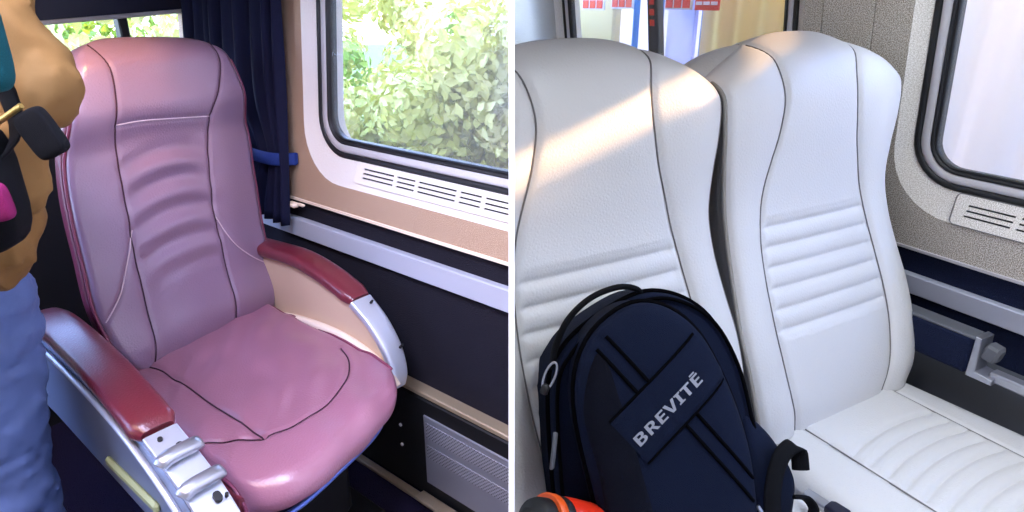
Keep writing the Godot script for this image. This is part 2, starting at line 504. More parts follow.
# one window bay: wall panel, recess, gaskets, pane; all in the wall's own plane
func window_bay(wall: Node3D, win: Node3D, w: Callable, p0: float, p1: float, y_low: float, y_top: float, x0: float, x1: float, rec: float, outer_m: Material, recess_m: Material) -> void:
	var y0 := 0.877; var y1 := 1.40; var r := 0.105
	var inner_dir: Vector3 = w.call(0, 0, 1) - w.call(0, 0, 0)
	var o := MB.new()
	var lip := rrect(x0 - rec, x1 + rec, y0 - 0.072, y1 + 0.05, 0.15)
	o.grid([ring_on(w, rrect(p0, p1, y_low, y_top, 0.0005), -0.09), ring_on(w, rrect(p0, p1, y_low, y_top, 0.0005), 0.0), ring_on(w, lip, 0.0)], true, -1); o.face_to(0, inner_dir)
	obj(o, "panel", outer_m, wall)
	var rc := MB.new()
	var inner := rrect(x0 - 0.004, x1 + 0.004, y0 - 0.004, y1 + 0.004, r)
	var rr := []
	for q in [[0.0, 0.0], [0.08, -0.002], [0.25, -0.006], [0.6, -0.013], [1.0, -0.02], [1.12, -0.022], [1.12, -0.1]]:
		var ring := PackedVector3Array()
		for i in lip.size():
			var p: Vector2 = lip[i].lerp(inner[i], q[0])
			ring.append(w.call(p.x, p.y, q[1]))
		rr.append(ring)
	rc.grid(rr, true, 1); rc.face_to(0, inner_dir)
	obj(rc, "recess", recess_m, wall)
	var g := MB.new(); frame_ring(g, w, x0, x1, y0, y1, r, -0.002, 0.013, -0.016, -0.016); obj(g, "outer_gasket", M.rubber, win)
	g = MB.new(); frame_ring(g, w, x0, x1, y0, y1, r, 0.013, 0.033, -0.018, -0.020); obj(g, "metal_frame", M.alu, win)
	g = MB.new(); frame_ring(g, w, x0, x1, y0, y1, r, 0.033, 0.042, -0.019, -0.021); obj(g, "inner_gasket", M.rubber, win)
	g = MB.new(); frame_ring(g, w, x0, x1, y0, y1, r, 0.042, 0.047, -0.023, -0.025, 0.02); obj(g, "glazing_bead", M.rubber, win)
	g = MB.new()
	var poly := rrect(x0 + 0.044, x1 - 0.044, y0 + 0.044, y1 - 0.044, 0.06)
	g.prism(poly, w, -0.028, -0.034); obj(g, "pane", M.glass, win)

# ---------------------------------------------------------------- room shell
func slab(parent: Node3D, called: String, m: Material, c: Vector3, s: Vector3, bs := Basis.IDENTITY, bevel := 0.0) -> MeshInstance3D:
	var b := MB.new(); b.box(c, s, bevel, bs)
	return obj(b, called, m, parent)
func wall_with_opening(o: Node3D, m: Material, a: Vector3, along: Vector3, length: float, h: float, openings: Array, thick := 0.06) -> void:
	# openings: [x0, x1, y0, y1] measured along the wall
	var out := along.cross(Vector3.UP).normalized()
	var b := MB.new()
	plate_with_slots(b, func(x, y, d): return a + along * x + Vector3.UP * y + out * d, 0.0, length, 0.0, h, openings, 0.0, thick)
	obj(b, "panel", m, o)
	for q in openings:
		var f := MB.new()
		var cx: float = (q[0] + q[1]) / 2; var cy: float = (q[2] + q[3]) / 2
		f.box(a + along * cx + Vector3.UP * cy - out * thick * 0.5, Vector3(0.03, q[3] - q[2], thick * 0.6), 0.004, Basis(along, Vector3.UP, out))
		obj(f, "mullion", M.rubber, o)
		var g := MB.new()
		g.box(a + along * cx + Vector3.UP * cy - out * thick * 0.6, Vector3(q[1] - q[0], q[3] - q[2], 0.006), 0.0, Basis(along, Vector3.UP, out))
		obj(g, "pane", M.glass, o)

func build_shell() -> void:
	var fl := structure("floor")
	slab(fl, "floor_plate", M.carpet_floor, Vector3(0.1, -0.03, -0.6), Vector3(4.3, 0.06, 4.6))
	var ce := structure("ceiling")
	slab(ce, "ceiling_panel", M.ceiling, Vector3(0.1, 2.05, -0.6), Vector3(4.3, 0.06, 4.6))
	# white partition added for a border line; its forward edge shades the white seats
	var pa := structure("wall_middle_added")
	var b := MB.new()
	b.prism(PackedVector2Array([Vector2(0.055, 0.0), Vector2(-0.753, 2.02), Vector2(-2.86, 2.02), Vector2(-2.86, 0.0)]), func(x, y, d): return Vector3(d, y, x), -0.00225, 0.00172)
	obj(b, "added_partition", M.partition, pa)
	# window wall of the left compartment
	clip_side = -1.0
	var wl := structure("wall_left", FA)
	var wi := structure("window_1", FA)
	window_bay(wl, wi, wall_a, 0.3, 2.25, 0.737, 2.02, 0.415, 1.52, 0.045, M.tan_wall, M.cream_wall)
	var lower := MB.new()
	lower.prism(PackedVector2Array([Vector2(0.3, 0.0), Vector2(2.25, 0.0), Vector2(2.25, 0.737), Vector2(0.3, 0.737)]), wall_a, -0.012, -0.06)
	obj(lower, "lower_panel", M.carpet, wl)
	var lip := MB.new()
	lip.prism(PackedVector2Array([Vector2(0.3, 0.729), Vector2(2.25, 0.729), Vector2(2.25, 0.737), Vector2(0.3, 0.737)]), wall_a, -0.03, 0.004, 0.0015)
	obj(lip, "lip", M.cream_lip, wl)
	var slots := []
	for row in [0.859, 0.848, 0.837]:
		var x := 1.322
		var k := 0
		while x > 0.6:
			var len: float = [0.118, 0.066, 0.126, 0.066][k % 4]
			slots.append([x - len, x, row, row + 0.005]); x -= len + 0.011; k += 1
	var vw := func(s, y, d): return wall_a(s, y, d - (y - 0.805) / 0.072 * 0.018)
	var v := MB.new()
	plate_with_slots(v, vw, 0.52, 1.35, 0.824, 0.876, slots, 0.004, 0.006)
	var vp := obj(v, "vent_grille", M.vent_a, wl)
	v = MB.new(); v.prism(PackedVector2Array([Vector2(0.53, 0.83), Vector2(1.34, 0.83), Vector2(1.34, 0.87), Vector2(0.53, 0.87)]), vw, -0.001, 0.0)
	obj(v, "vent_duct", M.black, vp)
	var tr := structure("trim_1", FA)
	v = MB.new(); v.prism(PackedVector2Array([Vector2(0.3, 0.622), Vector2(2.25, 0.622), Vector2(2.25, 0.676), Vector2(0.3, 0.676)]), wall_a, -0.02, 0.006, 0.004)
	obj(v, "rail", M.rail, tr)
	tr = structure("trim_2", FA)
	v = MB.new(); v.prism(PackedVector2Array([Vector2(0.3, 0.322), Vector2(2.25, 0.322), Vector2(2.25, 0.335), Vector2(0.3, 0.335)]), wall_a, -0.02, 0.022, 0.003)
	obj(v, "ledge", M.ledge, tr)
	tr = structure("trim_3", FA)
	slab(tr, "strip", M.ledge, Vector3(0.918, 0.008, -1.25), Vector3(0.022, 0.016, 1.9), Basis.IDENTITY, 0.004)
	slab(tr, "bracket", M.ledge, Vector3(0.914, 0.02, -0.98), Vector3(0.034, 0.014, 0.16), Basis.IDENTITY, 0.004)
	# rear bulkhead with its window strip
	var bh := structure("wall_rear", FA)
	var pl := func(x, y, d): return Vector3(x, y, -2.22 - 0.0 * x - d)
	v = MB.new(); v.prism(PackedVector2Array([Vector2(-0.35, 0.0), Vector2(1.1, 0.0), Vector2(1.1, 0.98), Vector2(-0.35, 0.98)]), pl, 0.0, 0.05)
	obj(v, "lower_panel", M.black, bh)
	v = MB.new(); v.prism(PackedVector2Array([Vector2(-0.35, 1.145), Vector2(0.69, 1.217), Vector2(1.1, 1.244), Vector2(1.1, 2.02), Vector2(-0.35, 2.02)]), pl, 0.0, 0.05)
	obj(v, "header", M.navy_metal, bh)
	var w2 := structure("window_2", FA)
	slab(w2, "mullion", M.rubber, Vector3(0.872, 1.1, -2.235), Vector3(0.028, 0.26, 0.04), Basis.IDENTITY, 0.004)
	slab(w2, "top_frame", M.alu, Vector3(0.68, 1.212, -2.215), Vector3(0.9, 0.012, 0.03), Basis(Vector3.BACK, 0.067), 0.003)
	slab(w2, "pane", M.glass, Vector3(0.4, 1.1, -2.245), Vector3(1.45, 0.27, 0.005))
	clip_side = 0.0
	# window wall of the right compartment
	clip_side = 1.0
	var wr := structure("wall_right", FB)
	var w3 := structure("window_3", FB)
	var w4 := structure("window_4", FB)
	var w5 := structure("window_5", FB)
	window_bay(wr, w3, wall_b, -0.43, 0.951, 0.722, 2.02, -0.26, 0.831, 0.033, M.wall_shaded, M.wall_lit)
	window_bay(wr, w4, wall_b, 1.088, 2.7, 0.722, 2.02, 1.172, 2.26, 0.033, M.wall_shaded, M.wall_lit)
	window_bay(wr, w5, wall_b, -1.5, -0.434, 0.722, 2.02, -1.4, -0.53, 0.033, M.wall_shaded, M.wall_lit)
	v = MB.new(); v.prism(PackedVector2Array([Vector2(0.954, 0.722), Vector2(1.085, 0.722), Vector2(1.085, 2.02), Vector2(0.954, 2.02)]), wall_b, -0.06, 0.0, 0.001)
	obj(v, "pillar_panel", M.wall_shaded, wr)
	v = MB.new(); v.prism(PackedVector2Array([Vector2(0.945, 0.722), Vector2(1.095, 0.722), Vector2(1.095, 2.02), Vector2(0.945, 2.02)]), wall_b, -0.07, -0.062)
	obj(v, "pillar_backing", M.black, wr)
	v = MB.new(); v.prism(PackedVector2Array([Vector2(1.72, 0.93), Vector2(1.77, 0.93), Vector2(1.77, 1.36), Vector2(1.72, 1.36)]), wall_b, -0.06, -0.03, 0.004)
	var mu := obj(v, "mullion", M.rubber, w4)
	for k in 5:
		v = MB.new(); v.prism(PackedVector2Array([Vector2(1.734, 1.19 + k * 0.033), Vector2(1.756, 1.19 + k * 0.033), Vector2(1.756, 1.21 + k * 0.033), Vector2(1.734, 1.21 + k * 0.033)]), wall_b, -0.03, -0.0285)
		obj(v, "red_mark", M.red, mu)
	v = MB.new(); v.prism(PackedVector2Array([Vector2(-1.5, 0.0), Vector2(2.7, 0.0), Vector2(2.7, 0.722), Vector2(-1.5, 0.722)]), wall_b, -0.014, -0.06)
	obj(v, "lower_panel", M.carpet_blue, wr)
	v = MB.new(); v.prism(PackedVector2Array([Vector2(-1.5, 0.714), Vector2(2.7, 0.714), Vector2(2.7, 0.722), Vector2(-1.5, 0.722)]), wall_b, -0.03, 0.004, 0.0015)
	obj(v, "lip", M.alu, wr)
	slots = []
	for row in [0.850, 0.838, 0.826]:
		var x: float = 0.688 + (row - 0.85) * -0.15
		var k := 0
		while x > -0.2:
			var len: float = [0.092, 0.066][k % 2]
			slots.append([x - len, x, row, row + 0.0045]); x -= len + 0.011; k += 1
	vw = func(s, y, d): return wall_b(s, y, d - (y - 0.805) / 0.072 * 0.018)
	v = MB.new(); plate_with_slots(v, vw, -0.25, 0.715, 0.807, 0.874, slots, 0.003, 0.005)
	vp = obj(v, "vent_grille", M.wall_lit, wr)
	v = MB.new(); v.prism(PackedVector2Array([Vector2(-0.24, 0.82), Vector2(0.705, 0.82), Vector2(0.705, 0.862), Vector2(-0.24, 0.862)]), vw, -0.001, 0.0)
	obj(v, "vent_duct", M.black, vp)
	v = MB.new()
	var edge := PackedVector3Array()
	for p in rrect(-0.252, 0.717, 0.8055, 0.8755, 0.012, 4): edge.append(vw.call(p.x, p.y, 0.003))
	v.closed_tube(edge, 0.0012, 5)
	obj(v, "vent_edge", M.thread_grey, vp)
	tr = structure("trim_4", FB)
	v = MB.new(); v.prism(PackedVector2Array([Vector2(-1.5, 0.602), Vector2(2.7, 0.602), Vector2(2.7, 0.652), Vector2(-1.5, 0.652)]), wall_b, -0.02, 0.006, 0.004)
	obj(v, "rail", M.rail, tr)
	tr = structure("trim_5", FB)
	v = MB.new(); v.prism(PackedVector2Array([Vector2(-1.5, 0.03), Vector2(1.0, 0.03), Vector2(1.0, 0.5), Vector2(-1.5, 0.5)]), wall_b, -0.02, 0.018, 0.004)
	obj(v, "kick_panel", M.grey_panel, tr)
	clip_side = 0.0
	# the rest of the carriage round the camera
	var ws := structure("wall_aisle")
	wall_with_opening(ws, M.ceiling, Vector3(-1.9, 0, -1.3), Vector3(0, 0, 1), 2.95, 2.02, [[0.25, 1.45, 0.85, 1.6]])
	var wf := structure("wall_front")
	wall_with_opening(wf, M.ceiling, Vector3(-1.9, 0, 1.6), Vector3(1, 0, 0), 4.1, 2.02, [])
	var we := structure("wall_end")
	wall_with_opening(we, M.ceiling, Vector3(2.12, 0, 1.6), Vector3(0, 0, -1), 1.05, 2.02, [])

# ---------------------------------------------------------------- left compartment: the mauve seat
const RA := 0.1745      # recline of its back
func a_skew(t: float, y: float, s: float) -> Vector3: return Vector3(t, y, -(s + 0.243 * (t - 0.653)))   # the seat stands slightly turned on its pedestal
func a_headrest(b: float) -> float: return 0.045 * smoothstep(0.50, 0.60, b) - 0.10 * maxf(0.0, b - 0.70)
func a_left(b: float) -> float: return lut(b, [Vector2(0, 0.005), Vector2(0.06, -0.030), Vector2(0.147, -0.047), Vector2(0.305, -0.040), Vector2(0.445, -0.026), Vector2(0.56, 0.004), Vector2(0.66, 0.040), Vector2(0.74, 0.066)])
func a_right(b: float) -> float: return lut(b, [Vector2(0, 0.425), Vector2(0.1, 0.446), Vector2(0.2, 0.455), Vector2(0.3, 0.463), Vector2(0.39, 0.474), Vector2(0.5, 0.484), Vector2(0.6, 0.476), Vector2(0.67, 0.460), Vector2(0.75, 0.43)])
var a_seams := []
func a_back_xb(a: float, v: float) -> Vector2:
	var top := 0.755 - 0.010 * (a + 1.0) - 0.05 * pow(absf(a), 5.0)
	var b := v * top
	return Vector2(lerpf(a_left(b), a_right(b), (a + 1.0) / 2.0), b)
func a_back_at(x: float, b: float, d: float) -> Vector3:
	return a_skew(0.455 + 0.972 * x, 0.455 + b * cos(RA) + d * sin(RA), 1.523 + b * sin(RA) - d * cos(RA))
func a_back_d(x: float, b: float) -> float:
	var l := a_left(b); var r := a_right(b)
	var a := (x - l) / (r - l) * 2.0 - 1.0
	var d := a_headrest(b) + 0.022 * (1.0 - a * a) * smoothstep(-0.02, 0.1, b) + 0.020 * exp(-pow((b - 0.05) / 0.07, 2.0))
	for q in a_seams:
		var s := seg_dist(Vector2(x, b), q)
		if s < 0.025: d -= 0.0045 * exp(-pow(s / 0.0055, 2.0))
	# puckers across the middle panel
	var c := (x - 0.19 - 0.1 * maxf(0.0, b - 0.3)) / 0.105
	var w := exp(-pow(c, 4.0)) * smoothstep(0.16, 0.26, b) * (1.0 - smoothstep(0.47, 0.54, b))
	d += 0.008 * w * cos((b - 0.457 + 0.02 * c * c) / 0.0715 * TAU)
	d += 0.003 * sin(x * 31.0 + b * 17.0) * sin(b * 23.0 - x * 11.0)
	var edge := (1.0 - absf(a)) * (r - l) / 2.0
	if edge < 0.022: d -= 0.022 - sqrt(maxf(0.0, 0.000484 - pow(0.022 - edge, 2.0)))
	d -= 0.055 * pow(clampf((b - 0.675) / 0.07, 0.0, 1.3), 2.0)
	return d
func a_back_front(a: float, v: float) -> Vector3:
	var q := a_back_xb(a, v)
	return a_back_at(q.x, q.y, a_back_d(q.x, q.y))
func a_back_rear(a: float, v: float) -> Vector3:
	var q := a_back_xb(a * 0.96, v)
	return a_back_at(q.x, q.y, -0.10)
func a_on_back(x: float, b: float) -> Vector3: return a_back_at(x, b, a_back_d(x, b) + 0.002)

var a_cush_seams := []
func a_cush_ts(a: float, v: float) -> Vector2:
	var front := 0.895 + 0.09 * pow(absf(a), 4.5)
	var s := lerpf(1.575, front, v)
	return Vector2(0.616 + a * ((0.231 - 0.02 * v * v) if a > 0.0 else 0.216), s)
func a_cush_y(t: float, s: float) -> float:
	var a := clampf((t - 0.616) / (0.231 if t > 0.616 else 0.216), -1.0, 1.0)
	var front := 0.895 + 0.09 * pow(absf(a), 4.5)
	var y := 0.472 + 0.014 * (1.0 - a * a)
	for q in a_cush_seams:
		var d := seg_dist(Vector2(t, s), q)
		if d < 0.025: y -= 0.0045 * exp(-pow(d / 0.0055, 2.0))
	y += 0.003 * sin(t * 26.0 + s * 19.0) * sin(s * 21.0 - t * 13.0) + 0.002 * sin(t * 60.0 - s * 35.0 + 2.0 * sin(s * 20.0))
	var edge := (1.0 - absf(a)) * 0.235
	if edge < 0.02: y -= 0.02 - sqrt(maxf(0.0, 0.0004 - pow(0.02 - edge, 2.0)))
	var fr := s - front
	if fr < 0.05: y -= 0.05 - sqrt(maxf(0.0, 0.0025 - pow(0.05 - maxf(fr, 0.0), 2.0)))
	return y
func a_cush_front(a: float, v: float) -> Vector3:
	var q := a_cush_ts(a, v)
	return a_skew(q.x, a_cush_y(q.x, q.y), q.y)
func a_cush_under(a: float, v: float) -> Vector3:
	var q := a_cush_ts(a * 0.97, v)
	return a_skew(q.x, 0.39, q.y + 0.045 * v)
func a_on_cush(t: float, s: float) -> Vector3: return a_skew(t, a_cush_y(t, s) + 0.0015, s)
func unskew(pts: Array) -> Array:
	var o := []
	for p in pts: o.append(Vector2(p.x, p.y - 0.243 * (p.x - 0.653)))
	return o

func seat_a() -> void:
	var o := thing("train_seat", FA, Vector3(0.62, 0, -1.25), "mauve leather armchair seat with burgundy arm pads, alone against the dark carpeted wall", "seat")
	var sl := [Vector2(0.104, 0.735), Vector2(0.118, 0.68), Vector2(0.112, 0.62), Vector2(0.099, 0.56), Vector2(0.093, 0.505), Vector2(0.083, 0.417), Vector2(0.071, 0.315), Vector2(0.064, 0.258), Vector2(0.057, 0.162), Vector2(0.047, 0.066), Vector2(0.032, 0.006)]
	var sr := [Vector2(0.408, 0.722), Vector2(0.408, 0.67), Vector2(0.384, 0.61), Vector2(0.352, 0.556), Vector2(0.340, 0.508), Vector2(0.317, 0.423), Vector2(0.297, 0.31), Vector2(0.291, 0.19), Vector2(0.28, 0.054), Vector2(0.275, 0.01)]
	var hs := [Vector2(0.100, 0.562), Vector2(0.16, 0.562), Vector2(0.228, 0.556), Vector2(0.29, 0.550), Vector2(0.348, 0.545)]
	var pr := [Vector2(0.296, 0.305), Vector2(0.312, 0.26), Vector2(0.337, 0.21), Vector2(0.385, 0.158), Vector2(0.430, 0.122)]
	var pl := [Vector2(0.078, 0.33), Vector2(0.062, 0.295), Vector2(0.040, 0.255), Vector2(0.005, 0.195), Vector2(-0.036, 0.152)]
	for q in [sl, sr, hs, pr, pl]: a_seams.append(spline2(q, 4))
	var b := MB.new()
	cushion_front(b, 96, 150, a_back_front, a_back_rear)
	var back := obj(b, "backrest", M.leather_back, o)
	for q in [sl, sr]:
		b = MB.new(); seam_on(b, q, a_on_back, Vector3.ZERO, 0.0016); obj(b, "seam", M.thread_dark, back)
	for q in [hs, pr, pl]:
		b = MB.new(); seam_on(b, q, a_on_back, Vector3.ZERO, 0.0016); obj(b, "seam", M.thread_pale, back)
	for sd in [-1.0, 1.0]:
		b = MB.new(); side_skin(b, sd, 40, a_back_front, a_back_rear, Vector3(sd, 0, 0) * 1.0, 0.0, 0.985); obj(b, "side_panel", M.leather_side, back)
		var path := PackedVector3Array()
		for j in 61: path.append(a_back_front(sd * 0.995, j / 60.0 * 0.985) + Vector3(sd * 0.001, 0, 0.001))
		b = MB.new(); b.tube(path, 0.0035, 6); obj(b, "piping", M.piping, back)
	# seat cushion
	var c1 := unskew([Vector2(0.465, 1.50), Vector2(0.481, 1.44), Vector2(0.488, 1.345), Vector2(0.493, 1.122), Vector2(0.496, 1.016)])
	var c2 := unskew([Vector2(0.496, 1.016), Vector2(0.565, 1.000), Vector2(0.635, 1.012), Vector2(0.688, 1.034), Vector2(0.74, 1.072), Vector2(0.785, 1.13), Vector2(0.812, 1.195)])
	var c3 := unskew([Vector2(0.392, 1.118), Vector2(0.43, 1.092), Vector2(0.47, 1.050), Vector2(0.496, 1.016)])
	for q in [c1, c2, c3]: a_cush_seams.append(spline2(q, 4))
	b = MB.new()
	cushion_front(b, 100, 120, a_cush_front, a_cush_under)
	var cu := obj(b, "seat_cushion", M.leather_cushion, o)
	for q in [c1, c2, c3]:
		b = MB.new(); seam_on(b, q, a_on_cush, Vector3.ZERO, 0.0017); obj(b, "seam", M.thread_dark, cu)
	b = MB.new(); side_skin(b, -1.0, 40, a_cush_front, a_cush_under, Vector3(-1, 0, 0), 0.1, 1.0); obj(b, "side_panel", M.leather_pad, cu)
	for sd in [-1.0, 1.0]:
		var path := PackedVector3Array()
		for j in 61: path.append(a_cush_front(sd, 0.05 + j / 60.0 * 0.95) + Vector3(sd * 0.002, 0.001, 0))
		b = MB.new(); b.tube(path, 0.0035, 6); obj(b, "piping", M.piping, cu)
	var bp := PackedVector3Array()
	var bsz := []
	for j in 21:
		bp.append(a_cush_front(-1.0, 0.15 + 0.83 * j / 20.0) * Vector3(1, 0, 1) + Vector3(-0.004, 0.405, 0)); bsz.append(Vector2(0.012, 0.088))
	b = MB.new(); b.sweep(bp, bsz, Vector3.RIGHT, 4.0); obj(b, "bolster", M.leather_pad, cu)
	# frame under the cushion, with its bright edge
	b = MB.new()
	var poly := PackedVector2Array()
	for i in 25: poly.append(Vector2(0.618 + 0.222 * (-1.0 + i / 12.0), 0.975 + 0.08 * pow(absf(-1.0 + i / 12.0), 4.5)))
	poly.append(Vector2(0.835, 1.55)); poly.append(Vector2(0.40, 1.55))
	b.prism(poly, func(t, s, d): return a_skew(t, d, s), 0.345, 0.392, 0.004)
	var fr := obj(b, "seat_frame", M.navy_metal, o)
	var path := PackedVector3Array()
	for i in 31:
		var a := -1.0 + i / 15.0
		path.append(a_skew(0.618 + 0.222 * a, 0.355, 0.966 + 0.08 * pow(absf(a), 4.5)))
	b = MB.new(); b.tube(path, 0.006, 8); obj(b, "edge_trim", M.blue_trim, fr)
	b = MB.new(); b.box(a_skew(0.62, 0.16, 1.30), Vector3(0.30, 0.30, 0.30), 0.02); obj(b, "pedestal", M.black, o)
	b = MB.new(); b.box(a_skew(0.62, 0.012, 1.30), Vector3(0.40, 0.024, 0.42), 0.008); obj(b, "foot_plate", M.black, o)
	# window-side arm: cream inner face, leather pad, silver nose
	var arm := MB.new()
	var prof := spline2([Vector2(1.66, 0.594), Vector2(1.55, 0.606), Vector2(1.41, 0.608), Vector2(1.24, 0.580), Vector2(1.13, 0.530), Vector2(1.078, 0.46), Vector2(1.075, 0.42), Vector2(1.09, 0.39)], 6)
	prof.append(Vector2(1.12, 0.37)); prof.append(Vector2(1.66, 0.345))
	arm.prism(prof, func(s, y, d): return Vector3(d, y, -s), 0.862, 0.905, 0.006)
	var ar := obj(arm, "armrest", M.shell_cream, o)
	var pp := spline([Vector3(0.884, 0.612, -1.68), Vector3(0.884, 0.622, -1.55), Vector3(0.884, 0.628, -1.43), Vector3(0.884, 0.612, -1.31), Vector3(0.884, 0.578, -1.195)], 6)
	var sz := []
	for i in pp.size(): sz.append(Vector2(0.072, 0.036) * minf(1.0, 0.75 + 0.25 * minf(i, pp.size() - 1 - i) / 2.0))
	b = MB.new(); b.sweep(pp, sz, Vector3.RIGHT, 3.2); obj(b, "arm_pad", M.leather_pad, ar)
	pp = spline([Vector3(0.882, 0.576, -1.195), Vector3(0.882, 0.535, -1.135), Vector3(0.88, 0.478, -1.085), Vector3(0.878, 0.42, -1.065), Vector3(0.876, 0.385, -1.07)], 6)
	sz = []
	for i in pp.size(): sz.append(Vector2(0.064 - 0.02 * i / pp.size(), 0.022))
	b = MB.new(); b.sweep(pp, sz, Vector3.RIGHT, 5.0); var nose := obj(b, "arm_nose", M.silver, ar)
	for q in [Vector3(0.895, 0.572, -1.17), Vector3(0.895, 0.485, -1.068)]:
		b = MB.new(); b.lathe([Vector2(0.0035, -0.004), Vector2(0.0035, 0.0118)], q, Vector3(0, 0.75, 0.66), 8); obj(b, "screw", M.black, nose)
	pp = spline([Vector3(0.852, 0.428, -1.58), Vector3(0.852, 0.455, -1.44), Vector3(0.852, 0.468, -1.25), Vector3(0.852, 0.447, -1.11), Vector3(0.852, 0.405, -1.04)], 6)
	sz = []
	for i in pp.size(): sz.append(Vector2(0.022, 0.03 * sin(PI * (0.12 + 0.8 * i / pp.size()))))
	b = MB.new(); b.sweep(pp, sz, Vector3.RIGHT, 3.0); obj(b, "inner_lip", M.cream_lip, ar)
	# aisle-side arm: blue-grey shell, leather pad, latch plate with two levers
	arm = MB.new()
	prof = spline2([Vector2(1.60, 0.598), Vector2(1.52, 0.612), Vector2(1.39, 0.612), Vector2(1.22, 0.598), Vector2(1.08, 0.572), Vector2(0.95, 0.522), Vector2(0.86, 0.45), Vector2(0.83, 0.38)], 6)
	prof.append(Vector2(0.90, 0.34)); prof.append(Vector2(1.10, 0.375)); prof.append(Vector2(1.55, 0.40)); prof.append(Vector2(1.68, 0.40))
	arm.prism(prof, func(s, y, d): return Vector3(d, y, -s), 0.296, 0.345, 0.008)
	ar = obj(arm, "armrest", M.shell, o)
	pp = spline([Vector3(0.335, 0.606, -1.63), Vector3(0.335, 0.626, -1.54), Vector3(0.332, 0.634, -1.42), Vector3(0.33, 0.624, -1.25), Vector3(0.327, 0.604, -1.12), Vector3(0.326, 0.584, -1.04)], 6)
	sz = []
	for i in pp.size(): sz.append(Vector2(0.078, 0.040) * minf(1.0, 0.7 + 0.3 * minf(i, pp.size() - 1 - i) / 2.0))
	b = MB.new(); b.sweep(pp, sz, Vector3.RIGHT, 3.0); obj(b, "arm_pad", M.leather_pad, ar)
	pp = spline([Vector3(0.290, 0.600, -1.60), Vector3(0.290, 0.605, -1.42), Vector3(0.290, 0.593, -1.24), Vector3(0.290, 0.568, -1.09), Vector3(0.290, 0.515, -0.955), Vector3(0.290, 0.45, -0.87)], 6)
	b = MB.new(); b.tube(pp, 0.006, 8); obj(b, "edge_bead", M.silver, ar)
	pp = spline([Vector3(0.327, 0.582, -1.035), Vector3(0.327, 0.560, -0.97), Vector3(0.327, 0.528, -0.90), Vector3(0.327, 0.48, -0.84), Vector3(0.327, 0.42, -0.80)], 6)
	sz = []
	for i in pp.size(): sz.append(Vector2(0.058, 0.014))
	b = MB.new(); b.sweep(pp, sz, Vector3.RIGHT, 8.0, 24); var plate := obj(b, "latch_plate", M.silver, ar)
	for q in [[Vector3(0.327, 0.578, -0.966), 0.75], [Vector3(0.327, 0.552, -0.902), 0.7]]:
		var c: Vector3 = q[0]
		b = MB.new()
		b.sweep(spline([c + Vector3(-0.036, -0.006, 0.004), c + Vector3(-0.02, 0.0, 0), c + Vector3(0.015, 0.001, 0), c + Vector3(0.036, -0.002, -0.003)], 4), [Vector2(0.023, 0.011), Vector2(0.024, 0.015), Vector2(0.026, 0.018), Vector2(0.027, 0.019), Vector2(0.027, 0.019), Vector2(0.027, 0.019), Vector2(0.027, 0.019), Vector2(0.027, 0.019), Vector2(0.027, 0.019), Vector2(0.027, 0.018), Vector2(0.027, 0.018), Vector2(0.026, 0.015), Vector2(0.024, 0.011)], Vector3(0, -0.37, 0.93), 3.0, 12)
		obj(b, "lever", M.chrome, plate)
	for q in [[Vector3(0.318, 0.5835, -1.015), 0.004, 0.004], [Vector3(0.336, 0.573, -0.983), 0.006, 0.010], [Vector3(0.336, 0.528, -0.878), 0.006, 0.009], [Vector3(0.348, 0.527, -0.872), 0.003, 0.003]]:
		b = MB.new(); b.prism(rrect(-q[1], q[1], -q[2], q[2], q[1] * 0.9, 4), func(x, y, d): return q[0] + Vector3(x, 0, 0) + Vector3(0, -0.37, 0.93) * y + Vector3(0, 0.93, 0.37) * d, -0.004, 0.0042)
		obj(b, "slot_hole", M.black, plate)
	b = MB.new(); b.box(Vector3(0.292, 0.447, -1.13), Vector3(0.012, 0.02, 0.215), 0.005, Basis(Vector3.RIGHT, -0.02)); obj(b, "yellow_bar", M.bar, ar)

